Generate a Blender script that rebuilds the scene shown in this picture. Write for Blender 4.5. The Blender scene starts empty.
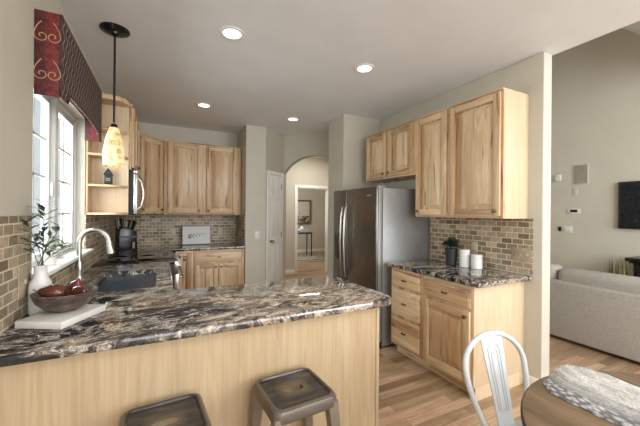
import bpy, bmesh, math, random
from math import sin, cos, pi, sqrt, radians
from mathutils import Vector, Matrix
random.seed(7)
SC = bpy.context.scene
COL = SC.collection

# ------------------------------------------------------------------ camera, world, light, exposure
cam_data = bpy.data.cameras.new('camera')
cam = bpy.data.objects.new('camera', cam_data); COL.objects.link(cam)
cam_data.sensor_width = 36.0; cam_data.sensor_fit = 'HORIZONTAL'
cam_data.lens = 36.0 * 312.5 / 640.0
cam_data.clip_start = 0.02
YAW, ROLL = 0.4645, 0.0087
cam.matrix_world = (Matrix.Translation((0, 0, 1.417)) @ Matrix.Rotation(-YAW, 4, 'Z') @
                    Matrix.Rotation(pi / 2, 4, 'X') @ Matrix.Rotation(ROLL, 4, 'Z'))
SC.camera = cam

world = bpy.data.worlds.new('world'); SC.world = world; world.use_nodes = True
wn = world.node_tree
wn.nodes['Background'].inputs[0].default_value = (0.90, 0.95, 1.0, 1)
wn.nodes['Background'].inputs[1].default_value = 0.60

def area(name, loc, target, sx, sy, power, color=(1, 1, 1)):
    l = bpy.data.lights.new(name, 'AREA'); l.shape = 'RECTANGLE'; l.size = sx; l.size_y = sy
    l.energy = power; l.color = color
    o = bpy.data.objects.new(name, l); COL.objects.link(o); o.location = loc
    o.rotation_euler = (Vector(target) - Vector(loc)).to_track_quat('-Z', 'Y').to_euler()
    return o
area('daylight_rear', (1.2, -2.7, 1.5), (1.2, 3, 1.3), 3.2, 2.2, 62, (0.93, 0.97, 1))  # added panel for daylight from behind the camera; no patio is built
area('daylight_living', (3.9, -2.6, 2.6), (5.6, 2.4, 1.6), 2.8, 3.0, 200, (0.93, 0.97, 1))
area('daylight_sink_window', (-1.0, 2.68, 1.7), (1.2, 2.9, 1.0), 1.1, 1.0, 34, (0.95, 0.98, 1))
area('nook_fill_light', (1.0, -0.7, 2.70), (1.0, -0.69, 0), 1.4, 1.4, 32, (0.96, 0.98, 1))  # unseen overhead panel added to brighten table and floor, not a fixture
area('dining_fill_light', (2.6, 9.0, 1.6), (5.0, 9.2, 1.2), 1.4, 1.6, 30, (1, 0.97, 0.9))  # added panel to light the dining room; no window is known there
area('hall_fill_light', (3.0, 5.75, 2.70), (2.9, 6.0, 0), 0.5, 0.5, 20, (1, 0.96, 0.9))  # unseen panel added to brighten the hall behind the arch
SC.view_settings.view_transform = 'Standard'
SC.view_settings.look = 'None'
SC.view_settings.exposure = 0.48
SC.view_settings.gamma = 1.0
SC.view_settings.use_curve_mapping = False

# ------------------------------------------------------------------ node helpers
def lin(c):
    return tuple(((v / 255) / 12.92 if v / 255 <= 0.04045 else ((v / 255 + 0.055) / 1.055) ** 2.4) for v in c) + (1,)

class Mat:
    def __init__(s, name):
        s.m = bpy.data.materials.new(name); s.m.use_nodes = True
        s.nt = s.m.node_tree; s.b = s.nt.nodes['Principled BSDF']
    def n(s, t, **kw):
        nd = s.nt.nodes.new(t)
        for k, v in kw.items(): setattr(nd, k, v)
        return nd
    def l(s, a, b): s.nt.links.new(a, b)
    def val(s, sock, v):
        if hasattr(v, 'links') or hasattr(v, 'is_linked'): s.l(v, sock)
        else: sock.default_value = v
    def math(s, op, a, b=0.0):
        nd = s.n('ShaderNodeMath', operation=op); s.val(nd.inputs[0], a); s.val(nd.inputs[1], b); return nd.outputs[0]
    def coord(s, which='Object', rnd=False, scale=(1, 1, 1), rot=(0, 0, 0)):
        tc = s.n('ShaderNodeTexCoord').outputs[which]
        if rnd:
            oi = s.n('ShaderNodeObjectInfo'); r = s.math('MULTIPLY', oi.outputs['Random'], 17.0)
            va = s.n('ShaderNodeVectorMath', operation='ADD'); s.l(tc, va.inputs[0]); s.l(r, va.inputs[1]); tc = va.outputs[0]
        mp = s.n('ShaderNodeMapping'); s.l(tc, mp.inputs[0])
        mp.inputs['Scale'].default_value = scale; mp.inputs['Rotation'].default_value = rot
        return mp.outputs[0]
    def noise(s, vec, scale, detail=3, rough=0.5, dist=0.0):
        nd = s.n('ShaderNodeTexNoise'); s.l(vec, nd.inputs['Vector'])
        nd.inputs['Scale'].default_value = scale; nd.inputs['Detail'].default_value = detail
        nd.inputs['Roughness'].default_value = rough; nd.inputs['Distortion'].default_value = dist
        return nd.outputs['Fac']
    def ramp(s, fac, stops, interp='LINEAR'):
        nd = s.n('ShaderNodeValToRGB'); s.l(fac, nd.inputs[0]); cr = nd.color_ramp; cr.interpolation = interp
        while len(cr.elements) < len(stops): cr.elements.new(0.5)
        for e, (p, c) in zip(cr.elements, stops):
            e.position = p; e.color = lin(c) if len(c) == 3 else c
        return nd.outputs[0]
    def mix(s, fac, a, b, mode='MIX'):
        nd = s.n('ShaderNodeMix', data_type='RGBA', blend_type=mode)
        s.val(nd.inputs[0], fac); s.val(nd.inputs[6], a); s.val(nd.inputs[7], b); return nd.outputs[2]
    def bump(s, h, strength=0.2, dist=0.01):
        nd = s.n('ShaderNodeBump'); s.l(h, nd.inputs['Height'])
        nd.inputs['Strength'].default_value = strength; nd.inputs['Distance'].default_value = dist
        s.l(nd.outputs[0], s.b.inputs['Normal'])
    def base(s, c):
        if isinstance(c, tuple): s.b.inputs['Base Color'].default_value = lin(c) if len(c) == 3 else c
        else: s.l(c, s.b.inputs['Base Color'])
        return s
    def set(s, **kw):
        for k, v in kw.items(): s.b.inputs[k.replace('_', ' ')].default_value = v
        return s

def plain(name, c, rough=0.5, metal=0.0, var=0.06, **kw):
    m = Mat(name)
    f = m.noise(m.coord(), 14, 3)
    c2 = tuple(max(0, v * (1 - var)) for v in c); c1 = tuple(min(255, v * (1 + var)) for v in c)
    m.base(m.ramp(f, [(0.3, c2), (0.7, c1)])); m.set(Roughness=rough, Metallic=metal, **kw)
    return m.m

def wall_mat(name, c, bump=0.20, scale=44):
    m = Mat(name); f = m.noise(m.coord(), 3, 2)
    m.base(m.ramp(f, [(0.3, tuple(v * 0.985 for v in c)), (0.7, tuple(min(255, v * 1.01) for v in c))]))
    h = m.ramp(m.noise(m.coord(), scale, 3, 0.6), [(0.45, (0, 0, 0)), (0.6, (255, 255, 255))])
    m.bump(h, bump, 0.004); m.set(Roughness=0.62); return m.m

def wood(name, light, mid, dark, vertical=True, plank=0.085, streak=1.0, rough=0.38):
    m = Mat(name)
    g = (7, 7, 0.7) if vertical else (0.7, 7, 9)
    v = m.coord(rnd=True, scale=g)
    n1 = m.noise(v, 1.3, 4, 0.55, 1.2)
    n2 = m.noise(m.coord(rnd=True, scale=(90, 90, 3) if vertical else (3, 90, 90)), 1.0, 3)
    col = m.ramp(n1, [(0.25, light), (0.50, mid), (0.62, light), (0.74, mid), (0.86, dark)])
    # glued-up staves: each stave its own tone
    sep = m.n('ShaderNodeSeparateXYZ'); m.l(m.coord(rnd=True), sep.inputs[0])
    if vertical: w = m.math('ADD', sep.outputs[0], sep.outputs[1])
    else: w = sep.outputs[2]
    k = m.math('FLOOR', m.math('DIVIDE', w, plank))
    wn_ = m.n('ShaderNodeTexWhiteNoise', noise_dimensions='1D'); m.l(k, wn_.inputs['W'])
    stave = m.ramp(wn_.outputs['Value'], [(0.0, light), (0.45, light), (0.75, mid), (0.93, mid), (1.0, dark)])
    col = m.mix(0.5 * streak, col, stave)
    st = m.ramp(m.noise(m.coord(rnd=True, scale=(11, 11, 0.9) if vertical else (0.9, 11, 11)), 1.0, 2, 0.5, 2.2),
                [(0.61, (0, 0, 0)), (0.70, (255, 255, 255))])
    col = m.mix(m.math('MULTIPLY', st, 0.68 * streak), col, lin(dark))
    col = m.mix(0.10, col, m.ramp(n2, [(0.3, (90, 60, 35)), (0.7, (255, 235, 205))]), 'OVERLAY')
    m.base(col); m.set(Roughness=rough); m.bump(n2, 0.04, 0.002)
    return m.m

M = {}
M['wall'] = wall_mat('wall_paint', (200, 193, 177))
M['wall_living'] = wall_mat('living_wall_paint', (212, 205, 189))
M['ceiling'] = wall_mat('ceiling_paint', (236, 236, 236), 0.15)
M['trim'] = plain('white_trim', (238, 236, 230), 0.35, var=0.015)
M['vinyl'] = plain('window_vinyl', (214, 216, 214), 0.35, var=0.01)
LW, MW, DW = (226, 202, 168), (188, 150, 108), (108, 68, 44)
M['wood_v'] = wood('hickory_vertical', LW, MW, DW, True)
M['wood_h'] = wood('hickory_horizontal', LW, MW, DW, False)
M['maple'] = wood('maple_panel', (194, 172, 140), (183, 159, 126), (163, 137, 103), True, 0.24, 0.35)
M['maple_pale'] = wood('maple_side', (214, 194, 164), (206, 182, 150), (190, 162, 126), True, 0.2, 0.3)
M['dark_gap'] = plain('dark_recess', (70, 50, 34), 0.7)

# floor : planks running along X
def floor_mat():
    m = Mat('hickory_floor')
    br = m.n('ShaderNodeTexBrick'); m.l(m.coord(), br.inputs['Vector'])
    br.offset = 0.37; br.offset_frequency = 2
    br.inputs['Scale'].default_value = 1; br.inputs['Brick Width'].default_value = 0.75; br.inputs['Row Height'].default_value = 0.083
    br.inputs['Mortar Size'].default_value = 0.0013; br.inputs['Bias'].default_value = 0.0
    br.inputs['Color1'].default_value = (0, 0, 0, 1); br.inputs['Color2'].default_value = (1, 1, 1, 1); br.inputs['Mortar'].default_value = (0.5, 0.5, 0.5, 1)
    tone = m.ramp(br.outputs['Color'], [(0.0, (142, 118, 92)), (0.25, (174, 149, 120)), (0.65, (190, 166, 137)), (1.0, (206, 185, 159))])
    va = m.n('ShaderNodeVectorMath', operation='ADD'); m.l(m.coord(), va.inputs[0])
    off = m.math('MULTIPLY', br.outputs['Color'], 13.0); m.l(off, va.inputs[1])
    mp = m.n('ShaderNodeMapping'); m.l(va.outputs[0], mp.inputs[0]); mp.inputs['Scale'].default_value = (1.6, 16, 1)
    g = m.noise(mp.outputs[0], 1.4, 5, 0.6, 1.4)
    gr = m.ramp(g, [(0.28, (84, 66, 50)), (0.45, (140, 124, 108)), (0.75, (206, 194, 180))])
    col = m.mix(0.55, tone, gr, 'OVERLAY')
    col = m.mix(m.math('MULTIPLY', br.outputs['Fac'], 0.75), col, lin((92, 70, 50)))
    m.base(col); m.set(Roughness=0.32); m.bump(g, 0.03, 0.002)
    return m.m
M['floor'] = floor_mat()

def tile_mat(name, axis, bw=0.096, rh=0.0485, c=((208, 192, 163), (130, 110, 86))):
    m = Mat(name)
    sep = m.n('ShaderNodeSeparateXYZ'); m.l(m.coord(), sep.inputs[0])
    cb = m.n('ShaderNodeCombineXYZ'); m.l(sep.outputs[axis], cb.inputs[0]); m.l(sep.outputs[2], cb.inputs[1])
    br = m.n('ShaderNodeTexBrick'); m.l(cb.outputs[0], br.inputs['Vector']); br.offset = 0.5
    for k, v in {'Scale': 1, 'Brick Width': bw, 'Row Height': rh, 'Mortar Size': 0.0042, 'Mortar Smooth': 0.3, 'Bias': 0.0}.items(): br.inputs[k].default_value = v
    br.inputs['Color1'].default_value = (0, 0, 0, 1); br.inputs['Color2'].default_value = (1, 1, 1, 1); br.inputs['Mortar'].default_value = (.5, .5, .5, 1)
    tone = m.ramp(br.outputs['Color'], [(0, c[1]), (0.45, tuple((a + b) / 2 for a, b in zip(*c))), (1, c[0])])
    n = m.noise(m.coord(scale=(1, 1, 1.5)), 34, 4, 0.65, 0.5)
    tone = m.mix(0.5, tone, m.ramp(n, [(0.28, (74, 66, 56)), (0.5, (136, 130, 120)), (0.72, (196, 188, 174))]), 'OVERLAY')
    col = m.mix(br.outputs['Fac'], tone, lin((214, 204, 182)))
    m.base(col); m.set(Roughness=0.45)
    h = m.math('SUBTRACT', m.math('MULTIPLY', n, 0.25), br.outputs['Fac']); m.bump(h, 0.45, 0.004)
    return m.m
M['tile_x'] = tile_mat('travertine_tile_x', 0)
M['tile_y'] = tile_mat('travertine_tile_y', 1)

def granite(name, seed, cream=0.0, drift=0.34):
    m = Mat(name)
    v = m.coord(scale=(1.0, 1.9, 1.0), rot=(0, 0, radians(-12 + seed)))
    flow = m.noise(v, 2.6, 3, 0.5, 1.6)
    mp = m.n('ShaderNodeVectorMath', operation='ADD'); m.l(v, mp.inputs[0]); m.l(m.math('MULTIPLY', flow, 0.55), mp.inputs[1])
    a = m.noise(mp.outputs[0], 6.0, 6, 0.68, 1.5)
    b = m.noise(m.coord(), 95, 2, 0.6)
    big = m.noise(v, 1.7, 2, 0.5, 1.0)
    light = m.ramp(a, [(0.30, (26, 24, 25)), (0.39, (62, 57, 55)), (0.45, (130, 116, 103)), (0.52, (180, 165, 148)), (0.60, (222, 212, 198)), (0.68, (150, 134, 118)), (0.78, (92, 86, 82))])
    dark = m.ramp(a, [(0.34, (16, 16, 17)), (0.45, (40, 38, 38)), (0.52, (98, 93, 90)), (0.57, (206, 201, 194)), (0.62, (64, 59, 57)), (0.78, (148, 126, 104))])
    sx = m.n('ShaderNodeSeparateXYZ'); m.l(m.coord(), sx.inputs[0])
    big = m.math('ADD', big, m.math('MULTIPLY', m.math('SUBTRACT', sx.outputs[0], 0.25), drift))
    sel = m.ramp(big, [(0.42 - cream, (0, 0, 0)), (0.56 - cream, (255, 255, 255))])
    col = m.mix(sel, dark, light)
    col = m.mix(0.5, col, m.ramp(b, [(0.35, (40, 36, 34)), (0.5, (128, 126, 124)), (0.68, (236, 228, 216))]), 'OVERLAY')
    m.base(col); m.set(Roughness=0.045, Specular_IOR_Level=0.9)
    return m.m
M['granite'] = granite('granite_swirl', 0, 0.04)
M['granite_dark'] = granite('granite_dark', 30, -0.12, 0.0)

M['steel'] = plain('brushed_nickel', (196, 192, 184), 0.28, 1.0, 0.03)
M['steel_dark'] = plain('black_stainless', (128, 122, 115), 0.3, 0.95, 0.03)
M['fridge_side'] = plain('fridge_side_grey', (150, 150, 148), 0.42, 0.35, 0.02)
M['black'] = plain('black_plastic', (22, 22, 23), 0.25)
M['black_matte'] = plain('black_matte', (30, 29, 29), 0.6)
M['black_glass'] = plain('black_glass', (10, 10, 11), 0.04, Specular_IOR_Level=0.7)
M['bronze'] = plain('dark_bronze', (52, 42, 34), 0.38, 0.7)
M['knob'] = plain('aged_nickel_knob', (128, 116, 100), 0.3, 0.9)
M['brass'] = plain('aged_brass', (150, 118, 62), 0.25, 1.0)
M['white_cer'] = plain('white_ceramic', (226, 225, 221), 0.28, var=0.02)
M['white_plate'] = plain('white_plastic', (228, 226, 218), 0.4, var=0.01)
M['beige_plate'] = plain('beige_plastic', (196, 182, 156), 0.4, var=0.02)
M['stone_plate'] = plain('stone_plate', (168, 152, 128), 0.5, var=0.15)
M['pot_dark'] = plain('dark_slate_pot', (40, 44, 46), 0.5)
M['white_slab'] = plain('white_marble_slab', (226, 222, 214), 0.35, var=0.03)
M['chair_white'] = plain('white_powder_coat', (200, 203, 204), 0.38, var=0.015)
M['leaf'] = plain('olive_leaf', (84, 100, 62), 0.5, var=0.3)
M['leaf_dark'] = plain('dark_leaf', (44, 56, 38), 0.5, var=0.3)
M['leaf_pale'] = plain('pale_leaf', (138, 150, 112), 0.5, var=0.2)
M['grass'] = plain('straw_green_grass', (104, 98, 58), 0.6, var=0.25)
M['stem'] = plain('brown_stem', (86, 74, 58), 0.7, var=0.2)
M['pear'] = plain('glazed_brown', (88, 48, 36), 0.16, var=0.2)
M['onion'] = plain('red_onion', (112, 34, 48), 0.25, var=0.25)
M['ink'] = plain('ink_grey', (110, 112, 114), 0.7)
M['paper'] = plain('white_paper', (226, 225, 222), 0.6, var=0.01)
M['tv'] = plain('tv_screen', (26, 31, 37), 0.18)
M['grey_plate'] = plain('grey_grille', (148, 142, 130), 0.6)

def bowl_mat():
    m = Mat('dark_burl_bowl'); n = m.noise(m.coord(scale=(1, 1, 3)), 16, 5, 0.6, 1.5)
    m.base(m.ramp(n, [(0.3, (48, 40, 38)), (0.55, (96, 80, 72)), (0.75, (142, 120, 106))])); m.set(Roughness=0.3); return m.m
M['bowl'] = bowl_mat()

def stool_mat():
    m = Mat('distressed_gunmetal')
    n = m.noise(m.coord(rnd=True, scale=(3, 14, 14)), 2.0, 5, 0.65, 0.6)
    c = m.ramp(n, [(0.3, (40, 38, 38)), (0.55, (72, 68, 66)), (0.75, (110, 104, 98))])
    geo = m.n('ShaderNodeNewGeometry')
    edge = m.ramp(geo.outputs['Pointiness'], [(0.52, (0, 0, 0)), (0.6, (255, 255, 255))])
    m.base(m.mix(m.math('MULTIPLY', edge, 0.6), c, lin((176, 160, 138)))); m.set(Roughness=0.36, Metallic=0.55); return m.m
M['stool'] = stool_mat()

def table_mat():
    m = Mat('walnut_table'); n = m.noise(m.coord(scale=(9, 1.1, 1), rot=(0, 0, radians(20))), 1.6, 5, 0.6, 1.0)
    m.base(m.ramp(n, [(0.25, (76, 60, 45)), (0.5, (116, 94, 71)), (0.75, (148, 124, 96))])); m.set(Roughness=0.4); return m.m
M['table'] = table_mat()
M['table_edge'] = plain('dark_table_edge', (62, 48, 40), 0.4)

def weave(name, c, scale=220, bump=0.4):
    m = Mat(name); v = m.coord(rnd=True)
    n = m.noise(v, scale, 2, 0.7); w = m.noise(m.coord(rnd=True, scale=(1, 1, 7)), 40, 3, 0.6)
    col = m.ramp(n, [(0.3, tuple(x * .8 for x in c)), (0.7, tuple(min(255, x * 1.12) for x in c))])
    m.base(m.mix(0.35, col, m.ramp(w, [(0.35, tuple(x * .72 for x in c)), (0.65, tuple(min(255, x * 1.15) for x in c))])))
    m.set(Roughness=0.9); m.bump(n, bump, 0.004); return m.m
M['sofa'] = weave('sofa_weave', (176, 170, 160))
M['throw'] = weave('throw_weave', (198, 194, 187), 160, 0.6)
M['throw_lace'] = weave('throw_lace', (160, 157, 152), 120, 0.9)
def knit():
    m = Mat('knit_grey'); wv = m.n('ShaderNodeTexVoronoi'); m.l(m.coord(scale=(1, .5, 1), rot=(0, 0, .5)), wv.inputs['Vector']); wv.inputs['Scale'].default_value = 85
    m.base(m.ramp(wv.outputs['Distance'], [(0.22, (190, 188, 186)), (0.62, (112, 110, 109))])); m.set(Roughness=0.9)
    m.bump(m.math('MULTIPLY', wv.outputs['Distance'], -1), 0.8, 0.008); return m.m
M['knit'] = knit()

def valance_front():
    m = Mat('valance_brown')
    sep = m.n('ShaderNodeSeparateXYZ'); m.l(m.coord(), sep.inputs[0])
    y, z = sep.outputs[1], sep.outputs[2]
    wob = m.math('MULTIPLY', m.math('SINE', m.math('MULTIPLY', z, 72)), 0.017)
    s = m.math('SINE', m.math('MULTIPLY', m.math('ADD', y, wob), 56))
    ln = m.ramp(m.math('ABSOLUTE', s), [(0.0, (255, 255, 255)), (0.16, (255, 255, 255)), (0.3, (0, 0, 0))])
    n = m.noise(m.coord(), 26, 2)
    dk = m.ramp(n, [(0.4, (44, 32, 33)), (0.6, (76, 48, 47))])
    m.base(m.mix(m.math('MULTIPLY', ln, 0.75), dk, lin((190, 176, 160)))); m.set(Roughness=0.75); return m.m
M['val_front'] = valance_front()
def val_red():
    m = Mat('valance_red'); sep = m.n('ShaderNodeSeparateXYZ'); m.l(m.coord(), sep.inputs[0])
    f = m.math('GREATER_THAN', sep.outputs[0], 0.045); n = m.noise(m.coord(), 40, 3, 0.6, 1.0)
    m.base(m.mix(f, m.ramp(n, [(0.4, (62, 24, 26)), (0.6, (92, 34, 36))]), m.ramp(n, [(0.36, (70, 22, 24)), (0.48, (112, 36, 33)), (0.7, (128, 46, 40))])))
    m.set(Roughness=0.7); return m.m
M['val_red'] = val_red()
M['val_dark'] = weave('valance_dark_red', (74, 32, 32), 150, 0.2)
M['gold_thread'] = plain('gold_thread', (186, 152, 112), 0.6)

def shade_mat():
    m = Mat('amber_glass_shade')
    n = m.noise(m.coord(), 26, 3, 0.6); n2 = m.noise(m.coord(), 90, 2)
    c = m.ramp(n, [(0.34, (186, 142, 82)), (0.5, (228, 196, 146)), (0.7, (248, 226, 186))])
    c = m.mix(0.35, c, m.ramp(n2, [(0.35, (150, 110, 60)), (0.6, (255, 246, 226))]), 'MULTIPLY')
    m.base(c); m.set(Roughness=0.25, Transmission_Weight=0.0)
    m.l(c, m.b.inputs['Emission Color']); m.b.inputs['Emission Strength'].default_value = 0.45
    return m.m
M['shade'] = shade_mat()
def emit(name, c, s):
    m = Mat(name); m.base(c); m.b.inputs['Emission Color'].default_value = lin(c); m.b.inputs['Emission Strength'].default_value = s; return m.m
M['bulb'] = emit('lamp_glow', (255, 250, 242), 2.2)
def glass():
    m = Mat('window_glass'); nt = m.nt; out = nt.nodes['Material Output']
    t = m.n('ShaderNodeBsdfTransparent'); g = m.n('ShaderNodeBsdfGlossy'); g.inputs['Roughness'].default_value = 0.02
    t.inputs[0].default_value = (0.95, 0.98, 0.98, 1)
    mx = m.n('ShaderNodeMixShader'); mx.inputs[0].default_value = 0.05; m.l(t.outputs[0], mx.inputs[1]); m.l(g.outputs[0], mx.inputs[2]); m.l(mx.outputs[0], out.inputs[0]); return m.m
M['glass'] = glass()
def rug():
    m = Mat('patterned_rug'); n = m.noise(m.coord(), 9, 4, 0.7, 1.0)
    m.base(m.ramp(n, [(0.35, (66, 66, 70)), (0.5, (150, 140, 128)), (0.65, (204, 196, 182))])); m.set(Roughness=0.95); return m.m
M['rug'] = rug()
def landscape():
    m = Mat('landscape_print'); n = m.noise(m.coord(scale=(1, 1, 1.6)), 6, 4, 0.6)
    m.base(m.ramp(n, [(0.4, (40, 40, 40)), (0.5, (150, 132, 104)), (0.65, (220, 212, 196))])); m.set(Roughness=0.5); return m.m
M['landscape'] = landscape()

# ------------------------------------------------------------------ mesh helpers
class MB:
    def __init__(s): s.bm = bmesh.new(); s.mi = 0; s.mats = []
    def use(s, mat):
        if mat not in s.mats: s.mats.append(mat)
        s.mi = s.mats.index(mat); return s
    def _tag(s, faces):
        for f in faces: f.material_index = s.mi
    def box(s, x0, x1, y0, y1, z0, z1, bev=0.0, seg=2):
        x0, x1 = min(x0, x1), max(x0, x1); y0, y1 = min(y0, y1), max(y0, y1); z0, z1 = min(z0, z1), max(z0, z1)
        b = bmesh.new()
        bmesh.ops.create_cube(b, size=1)
        bmesh.ops.transform(b, verts=b.verts, matrix=Matrix.Translation(((x0 + x1) / 2, (y0 + y1) / 2, (z0 + z1) / 2)) @ Matrix.Diagonal((x1 - x0, y1 - y0, z1 - z0, 1)))
        if bev > 0:
            bev = min(bev, (x1 - x0) * .45, (y1 - y0) * .45, (z1 - z0) * .45)
            bmesh.ops.bevel(b, geom=list(b.edges), offset=bev, segments=seg, affect='EDGES', profile=0.5)
        s.merge(b); return s
    def merge(s, b, mat=None):
        vm = {}
        if mat is not None: bmesh.ops.transform(b, verts=b.verts, matrix=mat)
        for v in b.verts: vm[v] = s.bm.verts.new(v.co)
        for f in b.faces:
            try: nf = s.bm.faces.new([vm[v] for v in f.verts]); nf.material_index = s.mi
            except ValueError: pass
        b.free()
    def poly_prism(s, pts, axis, a, b_, bev=0.0, seg=2, bevel_side='all'):
        """pts 2D polygon; axis = extrusion axis (0,1,2); a,b_ = extents along it."""
        b = bmesh.new()
        def mk(p, t):
            if axis == 2: return (p[0], p[1], t)
            if axis == 1: return (p[0], t, p[1])
            return (t, p[0], p[1])
        lo = [b.verts.new(mk(p, a)) for p in pts]; hi = [b.verts.new(mk(p, b_)) for p in pts]
        n = len(pts)
        f1 = b.faces.new(lo); f2 = b.faces.new(hi)
        for i in range(n): b.faces.new([lo[i], lo[(i + 1) % n], hi[(i + 1) % n], hi[i]])
        bmesh.ops.recalc_face_normals(b, faces=b.faces)
        if bev > 0:
            es = list(set(f1.edges) | set(f2.edges))
            bmesh.ops.bevel(b, geom=es, offset=bev, segments=seg, affect='EDGES', profile=0.5)
        bmesh.ops.triangulate(b, faces=[f for f in b.faces if len(f.verts) > 4])
        s.merge(b); return s
    def lathe(s, prof, c=(0, 0, 0), seg=24, axis='Z', sx=1, sy=1):
        b = bmesh.new(); rings = []
        for r, z in prof:
            if r <= 1e-6: rings.append([b.verts.new((0, 0, z))])
            else: rings.append([b.verts.new((r * cos(2 * pi * i / seg) * sx, r * sin(2 * pi * i / seg) * sy, z)) for i in range(seg)])
        for A, B in zip(rings, rings[1:]):
            for i in range(seg):
                j = (i + 1) % seg
                q = [A[i % len(A)], A[j % len(A)], B[j % len(B)], B[i % len(B)]]
                u = []
                for v in q:
                    if v not in u: u.append(v)
                if len(u) >= 3: b.faces.new(u)
        for R in (rings[0], rings[-1]):
            if len(R) > 1: b.faces.new(R)
        bmesh.ops.recalc_face_normals(b, faces=b.faces)
        rot = {'Z': Matrix.Identity(4), 'X': Matrix.Rotation(pi / 2, 4, 'Y'), 'Y': Matrix.Rotation(-pi / 2, 4, 'X'), '-Y': Matrix.Rotation(pi / 2, 4, 'X')}[axis]
        s.merge(b, Matrix.Translation(c) @ rot); return s
    def tube(s, pts, r, seg=10, closed=False):
        pts = [Vector(p) for p in pts]; n = len(pts); rr = r if isinstance(r, (list, tuple)) else [r] * n
        b = bmesh.new(); rings = []; up = None
        for i, p in enumerate(pts):
            if closed: t = (pts[(i + 1) % n] - pts[i - 1]).normalized()
            else: t = (pts[min(i + 1, n - 1)] - pts[max(i - 1, 0)]).normalized()
            if up is None:
                up = Vector((0, 0, 1)) if abs(t.z) < 0.9 else Vector((1, 0, 0))
            a = t.cross(up).normalized(); bb = a.cross(t).normalized(); up = bb
            rings.append([b.verts.new(p + (a * cos(2 * pi * k / seg) + bb * sin(2 * pi * k / seg)) * rr[i]) for k in range(seg)])
        prs = list(zip(rings, rings[1:])) + ([(rings[-1], rings[0])] if closed else [])
        for A, B in prs:
            for k in range(seg): b.faces.new([A[k], A[(k + 1) % seg], B[(k + 1) % seg], B[k]])
        if not closed: b.faces.new(rings[0]); b.faces.new(rings[-1])
        bmesh.ops.recalc_face_normals(b, faces=b.faces)
        s.merge(b); return s
    def loft(s, rings, cap=True):
        b = bmesh.new(); R = [[b.verts.new(p) for p in r] for r in rings]
        for A, B in zip(R, R[1:]):
            n = len(A)
            for k in range(n): b.faces.new([A[k], A[(k + 1) % n], B[(k + 1) % n], B[k]])
        if cap: b.faces.new(R[0]); b.faces.new(R[-1])
        bmesh.ops.recalc_face_normals(b, faces=b.faces); s.merge(b); return s
    def face(s, pts):
        f = s.bm.faces.new([s.bm.verts.new(p) for p in pts]); f.material_index = s.mi; return s
    def leaf(s, base, d, up, L, W, curl=0.15):
        base = Vector(base); d = Vector(d).normalized(); side = d.cross(Vector(up)).normalized(); nrm = side.cross(d).normalized()
        prev = None; rows = []
        for t, w in ((0, .08), (.25, .75), (.5, 1), (.75, .7), (1, .05)):
            c = base + d * L * t - nrm * curl * L * t * t
            rows.append([s.bm.verts.new(c - side * W * w / 2 + nrm * W * .1 * w), s.bm.verts.new(c), s.bm.verts.new(c + side * W * w / 2 + nrm * W * .1 * w)])
        for A, B in zip(rows, rows[1:]):
            for k in range(2):
                f = s.bm.faces.new([A[k], A[k + 1], B[k + 1], B[k]]); f.material_index = s.mi
        return s
    def build(s, name, mat=None, parent=None, label=None, smooth=35, kind=None, subsurf=0):
        me = bpy.data.meshes.new(name)
        off = wloc(parent) if parent is not None else Vector((0, 0, 0))
        for v in s.bm.verts: v.co -= off
        s.bm.to_mesh(me); s.bm.free()
        for m_ in (s.mats if s.mats else [mat]): me.materials.append(m_)
        for p in me.polygons: p.use_smooth = True
        me.set_sharp_from_angle(angle=radians(smooth))
        o = bpy.data.objects.new(name, me); COL.objects.link(o)
        if parent is not None: o.parent = parent
        if label: o['label'] = label
        if kind: o['kind'] = kind
        if subsurf:
            md = o.modifiers.new('subsurf', 'SUBSURF'); md.levels = subsurf; md.render_levels = subsurf
        return o

def wloc(o):
    v = Vector((0, 0, 0))
    while o is not None: v = v + Vector(o.location); o = o.parent
    return v
def thing(name, label, cat, loc=(0, 0, 0), group=None, kind=None):
    o = bpy.data.objects.new(name, None); COL.objects.link(o); o.location = loc; o.empty_display_size = 0.1
    o['label'] = label; o['category'] = cat
    if group: o['group'] = group
    if kind: o['kind'] = kind
    return o
def tag(o, label, cat, group=None):
    o['label'] = label; o['category'] = cat
    if group: o['group'] = group
    return o
def copy_tree(o, parent=None):
    c = o.copy(); COL.objects.link(c)
    if parent is not None: c.parent = parent
    for ch in list(o.children): copy_tree(ch, c)
    return c
def struct(name, mb, mat=None, parent=None):
    o = mb.build(name, mat, parent); o['kind'] = 'structure'; return o
def rrect(x0, x1, y0, y1, r, n=6):
    out = []
    for cx, cy, a0 in ((x1 - r, y1 - r, 0), (x0 + r, y1 - r, 90), (x0 + r, y0 + r, 180), (x1 - r, y0 + r, 270)):
        for k in range(n + 1):
            a = radians(a0 + 90 * k / n); out.append((cx + r * cos(a), cy + r * sin(a)))
    return out

XL, XR, YB, H = -0.596, 2.721, 5.33, 2.735
CT, CB = 0.914, 0.874          # counter top / bottom
UB, UT = 1.385, 2.422          # upper cabinets
BS = CT + 0.0005               # things standing on the counter

# ------------------------------------------------------------------ room shell
struct('floor', MB().box(-0.74, 6.3, -3.2, 10.5, -0.1, 0.0), M['floor'])
mb = MB(); mb.box(-0.74, 2.865, -3.2, 5.5, H, H + 0.12); mb.box(2.865, 4.6, 3.6, 5.5, H, H + 0.12); mb.box(1.0, 6.3, 5.5, 10.5, H, H + 0.12)
struct('ceiling', mb, M['ceiling'])
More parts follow.
